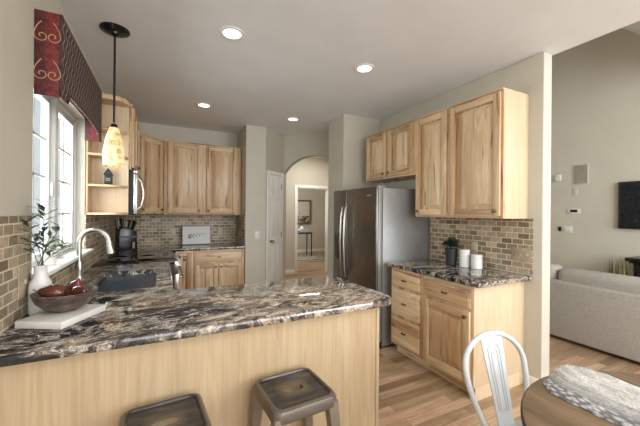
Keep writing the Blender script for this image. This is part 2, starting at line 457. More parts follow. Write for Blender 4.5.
# left wall with the window opening
WY0, WY1, WZ0, WZ1 = 2.075, 3.255, 1.075, 2.19
mb = MB()
mb.box(XL - .14, XL, -3.2, WY0, 0, H); mb.box(XL - .14, XL, WY1, YB + .12, 0, H)
mb.box(XL - .14, XL, WY0, WY1, 0, WZ0); mb.box(XL - .14, XL, WY0, WY1, WZ1, H)
struct('wall_left', mb, M['wall'])
struct('wall_back', MB().box(XL - .14, 1.105, YB, YB + .12, 0, H), M['wall'])
# pantry block beside the back counter: straight face, then the diagonal with the door
P1, P2, P3 = (1.105, 4.70), (1.41, 4.70), (1.84, 5.09)
struct('wall_pantry', MB().poly_prism([P1, P2, P3, (1.84, 6.75), (1.70, 6.75), (1.70, 5.6), (1.105, 5.6)], 2, 0, H), M['wall'])
# arched wall on the other diagonal
def arch_wall():
    pts = [(-0.12, 0), (0.0, 0), (0.0, 2.10)]
    R, cx, cz = 0.64, 0.53, 2.38 - 0.64
    for k in range(25):
        s_ = 1.06 * k / 24; pts.append((s_ if k else 0.001, cz + sqrt(max(0, R * R - (s_ - cx) ** 2))))
    pts += [(1.06, 0), (1.40, 0), (1.40, H), (-0.12, H)]
    mb = MB(); mb.poly_prism(pts, 1, 0, 0.12)
    m = Matrix.Translation((1.84, 5.09, 0)) @ Matrix.Rotation(radians(-45), 4, 'Z')
    bmesh.ops.transform(mb.bm, verts=mb.bm.verts, matrix=m); return mb
struct('wall_arch', arch_wall(), M['wall'])
struct('wall_stub', MB().box(2.125, XR + .12, 3.565, 3.98, 0, H), M['wall'])
struct('wall_right', MB().box(XR, XR + .12, 1.440, 3.565, 0, H, 0.012), M['wall'])
mb = MB(); mb.box(XR + .02, XR + .14, -3.2, 3.98, H + 0.12, 5.4); struct('wall_header', mb, M['wall_living'])
# hall and dining room beyond the arch
HX0, HX1, HY, HZ = 2.785, 3.60, 6.75, 2.0
mb = MB(); mb.box(1.7, HX0, HY, HY + .12, 0, H); mb.box(HX1, 4.9, HY, HY + .12, 0, H); mb.box(HX0, HX1, HY, HY + .12, HZ, H)
struct('wall_hall', mb, M['wall'])
struct('wall_hall_right', MB().box(4.6, 4.72, 3.98, HY, 0, H), M['wall'])
struct('wall_hall_near', MB().box(XR + .12, 4.6, 3.86, 3.98, 0, H), M['wall'])
struct('wall_dining', MB().box(1.0, 6.3, 10.3, 10.42, 0, H), M['wall'])
struct('wall_dining_left', MB().box(1.0, 1.12, HY, 10.3, 0, H), M['wall'])
struct('wall_dining_right', MB().box(6.2, 6.3, 6.0, 10.3, 0, H), M['wall'])
mb = MB()
for x0, x1, z0, z1 in ((HX0 - .065, HX0, 0, HZ + .065), (HX1, HX1 + .065, 0, HZ + .065), (HX0 - .0, HX1 + .0, HZ, HZ + .065)):
    mb.box(x0, x1, HY - .018, HY, z0, z1, .005)
mb.box(HX0 - .001, HX0 + .015, HY, HY + .12, 0, HZ); mb.box(HX1 - .015, HX1 + .001, HY, HY + .12, 0, HZ); mb.box(HX0, HX1, HY, HY + .12, HZ - .015, HZ + .001)
struct('trim_1', mb, M['trim'])
struct('baseboard_hall', MB().box(1.85, HX0 - .066, HY - .014, HY, 0, .1, .004).box(HX1 + .066, 4.6, HY - .014, HY, 0, .1, .004), M['trim'])
struct('baseboard_dining', MB().box(1.12, 6.2, 10.285, 10.3, 0, .11, .004), M['trim'])
struct('baseboard_right', MB().box(XR - .014, XR, 1.440, 1.555, 0, .09, .004).box(XR - .014, XR + .134, 1.426, 1.440, 0, .09, .004), M['trim'])
# living room
LX = 6.1
struct('wall_living', MB().box(LX, LX + .15, -3.2, 6.0, 0, 5.6), M['wall_living'])
struct('wall_living_back', MB().box(XR + .14, LX, 4.5, 4.62, H + .12, 5.6).box(4.72, LX, 4.5, 4.62, 0, H + .12), M['wall_living'])
mb = MB(); mb.poly_prism([(-3.2, 3.25), (1.2, 3.25), (3.3, 5.35), (4.62, 5.35), (4.62, 5.5), (3.24, 5.5), (1.14, 3.40), (-3.2, 3.40)], 0, XR + .14, LX)
struct('ceiling_living', mb, M['ceiling'])
struct('baseboard_living', MB().box(LX - .015, LX, -3.2, 4.5, 0, .1, .004), M['trim'])

# window over the sink
w = bpy.data.objects.new('window_1', None); COL.objects.link(w); w.location = (XL - .06, WY0, WZ0); w['kind'] = 'structure'
FX0, FX1 = XL - .115, XL - .058
ym = (WY0 + WY1) / 2
mb = MB()
mb.box(FX0, FX1, WY0, WY0 + .03, WZ0, WZ1, .004); mb.box(FX0, FX1, WY1 - .03, WY1, WZ0, WZ1, .004)
mb.box(FX0, FX1, WY0 + .03, WY1 - .03, WZ0, WZ0 + .035, .004); mb.box(FX0, FX1, WY0 + .03, WY1 - .03, WZ1 - .035, WZ1, .004)
mb.box(FX0, FX1 + .012, ym - .035, ym + .035, WZ0 + .035, WZ1 - .035, .004)
mb.build('window_frame', M['vinyl'], w)
for (a, b) in ((WY0 + .032, ym - .037), (ym + .037, WY1 - .032)):
    s = MB(); z0, z1 = WZ0 + .037, WZ1 - .037; x0, x1 = FX0 + .008, FX1 - .008
    s.box(x0, x1, a, a + .045, z0, z1, .004); s.box(x0, x1, b - .045, b, z0, z1, .004)
    s.box(x0, x1, a + .045, b - .045, z0, z0 + .045, .004); s.box(x0, x1, a + .045, b - .045, z1 - .045, z1, .004)
    so = s.build('sash', M['vinyl'], w)
    g = MB(); xm = (x0 + x1) / 2
    g.box(xm - .006, xm + .006, (a + b) / 2 - .008, (a + b) / 2 + .008, z0 + .045, z1 - .045)
    for k in (1, 2, 3):
        zz = z0 + .045 + (z1 - z0 - .09) * k / 4; g.box(xm - .006, xm + .006, a + .045, b - .045, zz - .008, zz + .008)
    g.build('muntin', M['vinyl'], so)
    MB().box(xm - .003, xm + .003, a + .04, b - .04, z0 + .04, z1 - .04).build('pane', M['glass'], so)
    MB().box(x1, x1 + .02, b - .035 if a < ym - .2 else a + .01, b - .01 if a < ym - .2 else a + .035, z0 + .40, z0 + .49, .006).build('latch', M['vinyl'], so)
struct('trim_2', MB().box(XL - .06, XL + .07, 2.03, WY1, WZ0 + .0, WZ0 + .024, .006), M['trim'])     # window sill board
# pantry door (diagonal)
def diag_door():
    d = bpy.data.objects.new('door_1', None); COL.objects.link(d); d['kind'] = 'structure'
    L = sqrt((P3[0] - P2[0]) ** 2 + (P3[1] - P2[1]) ** 2)
    mb = MB(); a, b, z = .035, L - .035, 2.08
    mb.box(a, a + .055, -.018, 0, 0, z, .004); mb.box(b - .055, b, -.018, 0, 0, z, .004); mb.box(a + .055, b - .055, -.018, 0, z - .055, z, .004)
    mb.build('door_casing', M['trim'], d)
    x0, x1 = a + .058, b - .058; w_ = x1 - x0
    mb = MB(); mb.box(x0, x1, -.010, 0.0, .008, z - .058, .002)
    st, ms = .075, .06; pw = (w_ - 2 * st - ms) / 2
    rails = [.008, .22, .90, 1.02, 1.62, 1.70, 1.92, z - .058]
    mb.box(x0, x0 + st, -.016, -.009, .008, z - .058, .002); mb.box(x1 - st, x1, -.016, -.009, .008, z - .058, .002)
    mb.box(x0 + st + pw, x1 - st - pw, -.016, -.009, .008, z - .058, .002)
    for i in range(0, 8, 2): mb.box(x0 + st, x1 - st, -.0155, -.009, rails[i], rails[i + 1], .002)
    for i in (1, 3, 5):
        for px in (x0 + st, x0 + st + pw + ms): mb.box(px + .014, px + pw - .014, -.015, -.009, rails[i] + .014, rails[i + 1] - .014, .005)
    lf = mb.build('door_leaf', M['trim'], d)
    MB().lathe([(.024, 0), (.024, .006), (.009, .010), (.009, .03), (.022, .036), (.027, .05), (.018, .062), (0, .066)], (x0 + .05, -.016, .96), 18, '-Y').build('door_knob', M['brass'], lf, 'brass door knob')
    for hz in (.25, 1.05, 1.85): MB().box(x1 - .004, x1 + .010, -.021, -.010, hz - .045, hz + .045, .002).build('hinge', M['brass'], d)
    d.location = (P2[0], P2[1], 0); d.rotation_euler = (0, 0, math.atan2(P3[1] - P2[1], P3[0] - P2[0]))
diag_door()

# backsplashes
def bsplash(label, mb, mat, name='tile_backsplash'):
    return tag(mb.build(name, mat), label, 'backsplash', None)
t_ = .010
mb = MB(); mb.box(XL, XL + t_, .3, 2.03, CT, 1.392); mb.box(XL, XL + t_, 2.03, WY1, CT, WZ0); mb.box(XL, XL + t_, WY1, YB, CT, UB)
bsplash('tan brick pattern tile backsplash on the window wall around the sink sill', mb, M['tile_y'])
bsplash('tan brick pattern tile backsplash on the far wall behind the framed print', MB().box(XL + t_, 1.105 - t_, YB - t_, YB, CT, UB).use(M['tile_x']), M['tile_x'])
bsplash('narrow tan tile return beside the far counter against the pantry wall', MB().box(1.105 - t_, 1.105, 4.70, YB, CT, UB), M['tile_y'])
bsplash('tan brick pattern tile backsplash behind the two white canisters', MB().box(XR - t_, XR, 1.51, 2.62, CT, UB), M['tile_y'])

# ------------------------------------------------------------------ cabinets (local frame: x along the front, y into the wall, front at y=0)
def knob_mb(x, y, z):
    return MB().lathe([(.008, 0), (.006, .012), (.015, .018), (.016, .024), (.010, .029), (0, .030)], (x, y, z), 14, '-Y')
def door_mb(x0, x1, z0, z1, y=0.0):
    T, fw = .024, .058
    mb = MB().use(M['wood_v'])
    mb.box(x0, x0 + fw, y - T, y, z0, z1, .004); mb.box(x1 - fw, x1, y - T, y, z0, z1, .004)
    mb.use(M['wood_h']); mb.box(x0 + fw, x1 - fw, y - T + .0005, y, z0, z0 + fw, .003); mb.box(x0 + fw, x1 - fw, y - T + .0005, y, z1 - fw, z1, .003)
    mb.use(M['wood_v']); a, b, c, d = x0 + fw, x1 - fw, z0 + fw, z1 - fw
    i1, i2 = .008, .044; yo, ym_, yi = y - .001, y - .001, y - .019
    R = [[(a + i, yy, c + i), (b - i, yy, c + i), (b - i, yy, d - i), (a + i, yy, d - i)] for i, yy in ((0, yo), (i1, ym_), (i2, yi), (i2 + .002, yi - .001))]
    b_ = bmesh.new(); V = [[b_.verts.new(p) for p in r] for r in R]
    for A, B in zip(V, V[1:]):
        for k in range(4): b_.faces.new([A[k], A[(k + 1) % 4], B[(k + 1) % 4], B[k]])
    b_.faces.new(V[-1]); bmesh.ops.recalc_face_normals(b_, faces=b_.faces)
    if b_.faces[-1].normal.y > 0: bmesh.ops.reverse_faces(b_, faces=b_.faces)
    mb.merge(b_); return mb
def drawer_mb(x0, x1, z0, z1, y=0.0):
    mb = MB().use(M['wood_h']); mb.box(x0, x1, y - .014, y, z0, z1, .003)
    mb.loft([[(x0 + i, yy, z0 + i), (x1 - i, yy, z0 + i), (x1 - i, yy, z1 - i), (x0 + i, yy, z1 - i)] for i, yy in ((.004, y - .013), (.016, y - .021), (.02, y - .022))]); return mb
def cabinet(name, label, loc, rz, w, d, z0, z1, doors=(), drawers=(), toe=False, top=True, side=None, group=None):
    root = thing(name, label, 'cabinet', (0, 0, 0), group)
    zb = z0
    mb = MB().use(side or M['wood_v']); mb.box(0, w, .001, d, z0, z1, .001)
    body = mb.build('body', None, root)
    ff = MB().use(M['wood_v']); s_ = .038
    allx = [(q[0], q[1]) for q in doors] + [(q[0], q[1]) for q in drawers]
    sl = max(s_, min(q[0] for q in allx) + .012); sr = max(s_, w - max(q[1] for q in allx) + .012)
    ff.box(0, sl, -.018, .001, z0, z1, .002); ff.box(w - sr, w, -.018, .001, z0, z1, .002)
    ff.use(M['wood_h']); ff.box(sl, w - sr, -.0175, .001, z1 - s_, z1, .002); ff.box(sl, w - sr, -.0175, .001, z0, z0 + s_, .002)
    ff.use(M['wood_v'])
    xs = sorted(set([dd[0] for dd in doors] + [dd[0] for dd in drawers]))
    ends = sorted(set([dd[1] for dd in doors]))
    for i, x in enumerate(xs[1:]): ff.box(ends[i] - .012, x + .012, -.0172, .001, z0 + s_, z1 - s_, .001)
    zs = sorted(set([(dd[0], dd[1], dd[3]) for dd in drawers] + [(dd[0], dd[1], dd[3]) for dd in doors]))
    for (xa, xb, zt) in zs:
        if zt < z1 - .06: ff.box(max(s_, xa), min(w - s_, xb), -.017, .001, zt - .006, zt + .022, .001)
    ff.use(M['dark_gap']); ff.box(s_, w - s_, -.004, .0005, z0 + s_, z1 - s_)  # dark sheet behind the doors stands in for shade in the gaps
    ff.build('face_frame', None, root)
    if top:
        MB().use(M['wood_h']).box(.0005, w - .0005, -.03, d, z1, z1 + .012, .004).build('top_molding', None, root)
    if toe and side: MB().box(w - .019, w, .002, d, 0, z0 - .0005).build('end_skirt', side, root)
    if toe: MB().box(.0, w - (.02 if side else 0), .065, .085, 0.0, z0).use(M['wood_h']).build('toe_kick', M['wood_h'], root); MB().box(0, w - (.02 if side else 0), .085, d, 0, z0).build('plinth', M['dark_gap'], root)
    for (x0, x1, a, b, ks) in doors:
        dr = door_mb(x0, x1, a, b, -.018).build('door', None, root)
        kx, kz = ks
        kx = x0 + .03 if kx == 'l' else x1 - .03
        kz = a + .04 if kz == 'b' else b - .04
        knob_mb(kx, -.042, kz).build('knob', M['knob'], dr)
    for (x0, x1, a, b) in drawers:
        dr = drawer_mb(x0, x1, a, b, -.018).build('drawer_front', None, root)
        k = MB(); xc, zc = (x0 + x1) / 2, (a + b) / 2
        k.tube([(xc - .022, -.038, zc), (xc - .02, -.056, zc), (xc, -.062, zc), (xc + .02, -.056, zc), (xc + .022, -.038, zc)], .0055, 8)
        k.build('pull', M['bronze'], dr)
    root.location = loc; root.rotation_euler = (0, 0, rz)
    return root
RZ_R, RZ_L = radians(-90), radians(90)
UD = .33
FX = XR - .316                                     # right upper face plane
def right_up(label, y0, y1, z0, doors, side=None):
    return cabinet('upper_cabinet', label, (FX, y1, 0), RZ_R, y1 - y0, .315, z0, UT - .014, doors, side=side)
right_up('short two-door hickory cabinet mounted above the refrigerator', 2.508, 3.420, 1.835,
         [(.045, .43, 1.855, 2.39, ('r', 'b')), (.47, .880, 1.855, 2.39, ('l', 'b'))])
right_up('tall narrow hickory wall cabinet next to the refrigerator cabinet', 2.073, 2.505, UB, [(.02, .41, UB + .02, 2.39, ('l', 'b'))])
right_up('wide hickory wall cabinet above the two white canisters, at the open wall end', 1.552, 2.070, UB, [(.018, .500, UB + .02, 2.39, ('r', 'b'))], M['maple_pale'])

# base cabinet right : three drawers, then a drawer over a door
BD = .61; BX = XR - BD
cabinet('base_cabinet', 'hickory drawer base with three stacked drawers beside the refrigerator', (BX, 2.530, 0), RZ_R, .440, BD - .001, .105, CB,
        drawers=[(.02, .41, .70, .845), (.02, .41, .42, .675), (.02, .41, .135, .395)], toe=True, top=False)
cabinet('base_cabinet', 'hickory base with one drawer over a single door at the wall end', (BX, 2.088, 0), RZ_R, .51, BD - .001, .105, CB,
        drawers=[(.02, .485, .70, .845)], doors=[(.02, .485, .135, .675, ('r', 't'))], toe=True, top=False, side=M['maple_pale'])
# back wall
cabinet('upper_cabinet', 'two-door knotty wall cabinet on the far wall above the framed print', (.000, YB - UD, 0), 0, 1.10, UD - .001, UB - .012, UT,
        [(.05, .505, UB + .012, 2.405, ('r', 'b')), (.575, 1.02, UB + .012, 2.405, ('l', 'b'))])
# diagonal corner wall cabinet
def corner_cab():
    root = thing('corner_cabinet', 'diagonal corner wall cabinet with knotty door beside the microwave', 'cabinet')
    A, B = (XL + .30, 4.68), (-.004, YB - UD)
    pts = [A, B, (-.004, YB - .001), (XL + .001, YB - .001), (XL + .001, 4.68)]
    MB().use(M['wood_v']).poly_prism(pts, 2, UB, UT).build('body', None, root)
    L = sqrt((B[0] - A[0]) ** 2 + (B[1] - A[1]) ** 2); ang = math.atan2(B[1] - A[1], B[0] - A[0])
    m = Matrix.Translation((A[0], A[1], 0)) @ Matrix.Rotation(ang, 4, 'Z')
    d = door_mb(.03, L - .03, UB + .02, 2.405, -.001); bmesh.ops.transform(d.bm, verts=d.bm.verts, matrix=m)
    dr = d.build('door', None, root)
    k = knob_mb(L - .06, -.022, UB + .06); bmesh.ops.transform(k.bm, verts=k.bm.verts, matrix=m); k.build('knob', M['bronze'], dr)
    pts2 = [(A[0] + .02, A[1]), (B[0], B[1] - .025), (B[0], YB - .001), (XL + .001, YB - .001), (XL + .001, 4.68)]
    MB().use(M['wood_h']).poly_prism(pts2, 2, UT, UT + .012).build('top_molding', None, root)
corner_cab()
# left wall : microwave cabinet and end shelves
MY0, MY1 = 3.455, 4.215
cabinet('upper_cabinet', 'small two-door cabinet on the window wall above the microwave', (XL + .30, MY0, 0), RZ_L, MY1 - MY0, .299, 1.815, UT,
        [(.02, .37, 1.835, 2.405, ('r', 'b')), (.39, .74, 1.835, 2.405, ('l', 'b'))])
cabinet('upper_cabinet', 'narrow wall cabinet on the window wall between microwave and corner cabinet', (XL + .30, MY1 + .003, 0), RZ_L, 4.677 - MY1 - .003, .299, UB, UT,
        [(.02, .43, UB + .02, 2.405, ('r', 'b'))])
def shelf_unit():
    root = thing('corner_shelf', 'open wooden end shelf unit with rounded shelves right of the window', 'shelf', (XL + .001, 3.452, UB))
    xe = XL + .30
    MB().use(M['maple_pale']).box(XL + .001, xe, 3.432, 3.452, UB, UT, .002).build('back_panel', None, root)
    MB().use(M['wood_v']).box(XL + .001, XL + .017, 3.268, 3.432, UB, UT, .002).build('side_panel', None, root)
    def outline(grow=0.0):
        x0, y1 = XL + .001, 3.432; pts = [(x0, y1), (x0, 3.262 - grow)]
        cx, rx, ry = -.425, .125 + grow, .165 + grow
        for k in range(9):
            a = radians(90 * k / 8); pts.append((cx + rx * sin(a), y1 - .002 - (ry + .0) * cos(a)))
        return pts
    for z, n in ((UB, 'bottom_board'), (1.630, 'shelf_board'), (1.898, 'shelf_board'), (2.130, 'shelf_board')):
        pts = [(max(p[0], XL + .017), p[1]) for p in outline()]
        MB().use(M['wood_h']).poly_prism(pts, 2, z, z + .02, .003).build(n, None, root)
    MB().use(M['wood_h']).poly_prism(outline(.012), 2, UT - .03, UT + .012, .004).build('top_board', None, root)
shelf_unit()
# back base cabinets
cabinet('base_cabinet', 'slim hickory base cabinet with a single knob next to the range', (.15, YB - .61, 0), 0, .228, .608, .105, CB,
        [(.03, .205, .135, .845, ('l', 't'))], toe=True, top=False)
cabinet('base_cabinet', 'hickory base on the far wall with one wide drawer over two doors', (.38, YB - .61, 0), 0, .712, .608, .105, CB,
        [(.02, .33, .135, .675, ('r', 't')), (.345, .665, .135, .675, ('l', 't'))], [(.02, .665, .70, .845)], toe=True, top=False)
# left run base (sink side) and corner filler, peninsula base
def sink_base():
    root = thing('sink_base_cabinet', 'wooden base cabinet under the black sink on the window wall', 'cabinet', (XL, 2.12, 0))
    x0, x1 = XL + .001, XL + .61
    mb = MB().use(M['wood_v']); mb.box(x0, x1, 2.12, 2.14, .105, CB); mb.box(x0, x1, 3.425, 3.445, .105, CB); mb.box(x0, x1, 2.14, 3.425, .105, .125); mb.box(x0, x0 + .012, 2.14, 3.425, .125, CB); mb.box(x1 - .02, x1, 2.14, 3.425, .125, CB)
    mb.build('body', None, root)
    for a, b, kd in ((2.17, 2.76, 3), (2.79, 3.40, 3)):
        m = Matrix.Translation((x1, a, 0)) @ Matrix.Rotation(RZ_L, 4, 'Z'); d = door_mb(0, b - a, .135, .845, 0)
        bmesh.ops.transform(d.bm, verts=d.bm.verts, matrix=m); d.build('door', None, root)
    MB().box(x0, x1 - .065, 2.12, 3.445, 0, .105).build('plinth', M['dark_gap'], root)
sink_base()
o = MB().use(M['wood_v']).box(XL + .001, .118, 4.225, YB - .001, 0, CB).build('corner_base_cabinet'); tag(o, 'blind corner base cabinet hidden between range and far wall', 'cabinet')
PY0, PY1, PX1 = 1.505, 2.105, 1.135
def peninsula():
    root = thing('peninsula_base', 'plain pale maple peninsula base facing the stools', 'cabinet', (XL, PY0, 0))
    MB().use(M['maple']).box(XL + .001, PX1, PY0, PY0 + .02, 0, CB).build('back_panel', None, root)
    MB().use(M['wood_v']).box(XL + .001, PX1, PY0 + .02, PY1, .105, CB).build('body', None, root)
    MB().use(M['maple']).box(PX1 - .004, PX1 + .018, PY0 - .006, PY1, 0, CB, .003).build('end_panel', None, root)
    MB().box(XL + .001, PX1, PY0 + .02, PY1 - .06, 0, .105).build('plinth', M['dark_gap'], root)
peninsula()

# ------------------------------------------------------------------ countertops
def slab(name, label, pts, mat, holes=()):
    mb = MB(); mb.poly_prism(pts, 2, CB + .0005, CT, .010, 3); return tag(mb.build(name, mat), label, 'countertop')
SX0, SX1, SY0, SY1 = -.43, -.045, 2.34, 3.09
def counter_L():
    # L-shaped slab with the sink cut-out, as quads on a grid so the hole is clean
    b = bmesh.new()
    r = .10
    outer = [(XL + .011, 1.455), (1.245 - r, 1.455)] + [(1.245 - r + r * sin(radians(a)), 1.455 + r - r * cos(radians(a))) for a in range(15, 91, 15)] + \
            [(1.225, 2.12)] + [(1.225 - .06 + .06 * cos(radians(a)), 2.14 + .06 * sin(radians(a))) for a in (30, 60, 90)] + \
            [(.12, 2.20), (.055, 2.26), (.055, 3.452), (XL + .011, 3.452)]
    hole = [(p[0], p[1]) for p in rrect(SX0, SX1, SY0, SY1, .03, 4)]
    ov = [b.verts.new((x, y, CT)) for x, y in outer]; hv = [b.verts.new((x, y, CT)) for x, y in hole]
    oe = [b.edges.new((ov[i], ov[(i + 1) % len(ov)])) for i in range(len(ov))]; he = [b.edges.new((hv[i], hv[(i + 1) % len(hv)])) for i in range(len(hv))]
    bmesh.ops.triangle_fill(b, use_beauty=True, edges=oe + he)
    bmesh.ops.recalc_face_normals(b, faces=b.faces)
    if sum(f.normal.z for f in b.faces) < 0: bmesh.ops.reverse_faces(b, faces=b.faces)
    # bevelled edge and bottom
    n = len(outer)
    c = [Vector((p[0], p[1], 0)) for p in outer]
    def inset(d):
        out = []
        for i in range(n):
            a, p, q = c[i - 1], c[i], c[(i + 1) % n]
            n1 = (p - a).normalized(); n2 = (q - p).normalized(); t = (Vector((n1.y, -n1.x, 0)) + Vector((n2.y, -n2.x, 0))).normalized(); out.append(p + t * d)
        return out
    prev = ov
    for d, z in ((.006, CT - .003), (.010, CT - .011), (.010, CB + .010), (.005, CB + .003), (0, CB + .0005)):
        nv = [b.verts.new((p.x, p.y, z)) for p in inset(d)]
        for i in range(n): b.faces.new([prev[i], nv[i], nv[(i + 1) % n], prev[(i + 1) % n]])
        prev = nv
    m = len(hole); hb = [b.verts.new((x, y, CB + .0005)) for x, y in hole]
    for i in range(m): b.faces.new([hv[(i + 1) % m], hb[(i + 1) % m], hb[i], hv[i]])
    be = [b.edges.get((prev[i], prev[(i + 1) % n])) for i in range(n)] + [b.edges.get((hb[i], hb[(i + 1) % m])) for i in range(m)]
    bmesh.ops.triangle_fill(b, use_beauty=True, edges=be)
    bmesh.ops.recalc_face_normals(b, faces=b.faces)
    mb = MB(); mb.merge(b); return tag(mb.build('granite_countertop', M['granite']), 'large swirled granite peninsula countertop holding the black sink', 'countertop')
counter_L()
slab('granite_countertop', 'far corner granite countertop under the framed print and knife block',
     [(XL + .011, 4.222), (.10, 4.222), (.10, 4.68), (1.094, 4.68), (1.094, YB - .011), (XL + .011, YB - .011)], M['granite_dark'])
slab('granite_countertop', 'short dark granite countertop with the two white canisters', [(2.062, 1.515), (XR - .011, 1.515), (XR - .011, 2.545), (2.062, 2.545)], M['granite_dark'])

# ------------------------------------------------------------------ sink and faucet
def sink():
    root = thing('kitchen_sink', 'black undermount sink set in the granite below the window', 'sink', ((SX0 + SX1) / 2, (SY0 + SY1) / 2, CB - .2))
    M['sink'] = plain('black_composite_sink', (48, 55, 64), 0.35)
    r = lambda i, z: [(x, y, z) for x, y in rrect(SX0 - .004 + i, SX1 + .004 - i, SY0 - .004 + i, SY1 + .004 - i, .035, 5)]
    mb = MB(); mb.loft([r(0, CB), r(.012, CB), r(.02, CB - .20), r(.05, CB - .21)], cap=False)
    mb.bm.faces.new([mb.bm.verts.new(p) for p in r(.05, CB - .21)])
    mb.loft([r(-.002, CB), r(.008, CB - .21), r(.04, CB - .222)], cap=True)
    mb.build('basin', M['sink'], root)
    MB().box(SX0 + .02, SX1 - .02, 2.70, 2.72, CB - .205, CB - .03, .008).build('divider', M['sink'], root)
    for y in (2.52, 2.85): MB().lathe([(.045, 0), (.045, .004), (.03, .005), (0, .003)], (-.24, y, CB - .2095), 18).build('drain', M['steel'], root)
sink()
def faucet():
    fx, fy = -.530, 2.735
    root = thing('kitchen_faucet', 'brushed nickel gooseneck faucet at the sink under the window', 'faucet', (fx, fy, BS))
    MB().lathe([(.033, 0), (.033, .010), (.026, .018), (.022, .05), (.027, .085), (.026, .11), (.019, .135), (.0165, .15)], (fx, fy, BS), 22).build('base', M['steel'], root)
    pts = [(fx, fy, BS + .14), (fx, fy, 1.19)]
    R = .088
    for k in range(1, 15):
        a = pi - (pi + .12) * k / 15 * 1.0
        pts.append((fx + R + R * cos(a), fy, 1.19 + R * sin(a) * 1.05))
    MB().tube(pts, .0155, 14).build('spout', M['steel'], root)
    ex, ez = pts[-1][0], pts[-1][2]
    MB().tube([(ex, fy, ez + .004), (ex + .004, fy, ez - .03), (ex + .012, fy, ez - .075), (ex + .015, fy, ez - .09)], [.0165, .0185, .023, .025], 16).build('spray_head', M['steel'], root)
    MB().tube([(fx, fy - .02, BS + .095), (fx, fy - .05, BS + .10), (fx + .02, fy - .10, BS + .125)], [.010, .008, .006], 10).build('lever', M['steel'], root)
faucet()

# ------------------------------------------------------------------ range, microwave, refrigerator
def kitchen_range():
    x0, x1, y0, y1 = XL + .012, .125, 3.460, 4.214
    root = thing('kitchen_range', 'slide-in range with black glass cooktop under the microwave', 'stove', ((x0 + x1) / 2, (y0 + y1) / 2, 0))
    MB().box(x0, x1 - .02, y0, y1, .04, .895, .004).build('body', M['black_matte'], root)
    MB().box(x0, x1 - .005, y0 + .002, y1 - .002, .8955, .921, .006).build('cooktop', M['black_glass'], root)
    for bx, by, br in ((-.15, 3.65, .10), (-.15, 4.03, .08), (-.43, 3.65, .08), (-.43, 4.03, .10)):
        MB().lathe([(br, 0), (br, .0006), (br - .004, .0006), (br - .004, 0)], (bx, by, .921), 32).build('burner_ring', M['grey_plate'], root)
    MB().poly_prism([(x1 - .02, .80), (x1 + .02, .81), (x1 + .012, .905), (x1 - .006, .918), (x1 - .02, .918)], 1, y0, y1, .003).build('control_panel', M['steel'], root)
    for k in range(5):
        MB().lathe([(.022, 0), (.020, .022), (.012, .026), (0, .026)], (x1 + .017, y0 + .09 + k * .145, .862), 16, 'X').build('control_knob', M['steel'], root)
    d = MB().box(x1 - .02, x1 + .018, y0, y1, .24, .79, .006).build('oven_door', M['steel'], root)
    MB().box(x1 + .018, x1 + .020, y0 + .12, y1 - .12, .36, .66).build('oven_window', M['black_glass'], d)
    h = MB(); h.tube([(x1 + .062, y0 + .04, .745), (x1 + .062, y1 - .04, .745)], .012, 12)
    for y in (y0 + .07, y1 - .07): h.tube([(x1 + .016, y, .745), (x1 + .062, y, .745)], .009, 8)
    h.build('oven_handle', M['steel'], d)
    MB().box(x1 - .02, x1 + .016, y0, y1, .06, .23, .005).build('drawer_front', M['steel'], root)
    MB().box(x0 + .05, x1 - .08, y0 + .02, y1 - .02, 0, .04).build('plinth', M['black_matte'], root)
kitchen_range()
def microwave():
    x0, x1, y0, y1, z0, z1 = XL + .012, -.226, MY0 + .002, MY1 - .002, 1.386, 1.810
    root = thing('microwave', 'stainless over-range microwave mounted above the black cooktop', 'microwave', (x0, (y0 + y1) / 2, z0))
    MB().box(x0, x1 - .03, y0, y1, z0, z1, .004).build('body', M['black_matte'], root)
    d = MB().box(x1 - .03, x1, y0, y1 - .16, z0 + .005, z1 - .03, .006).build('door', M['steel'], root)
    MB().box(x1, x1 + .002, y0 + .07, y1 - .24, z0 + .08, z1 - .10).build('door_window', M['black_glass'], d)
    ys = y0 + .06
    MB().tube([(x1, ys, z1 - .07), (x1 + .03, ys, z1 - .10), (x1 + .05, ys, z1 - .2), (x1 + .05, ys, z0 + .17), (x1 + .03, ys, z0 + .08), (x1, ys, z0 + .05)], .011, 12).build('door_handle', M['steel'], d)
    MB().box(x1 - .03, x1, y1 - .157, y1, z0 + .005, z1 - .03, .004).build('control_panel', M['black_glass'], root)
    MB().box(x1 - .03, x1, y0, y1, z1 - .027, z1, .003).build('vent_grille', M['steel'], root)
microwave()
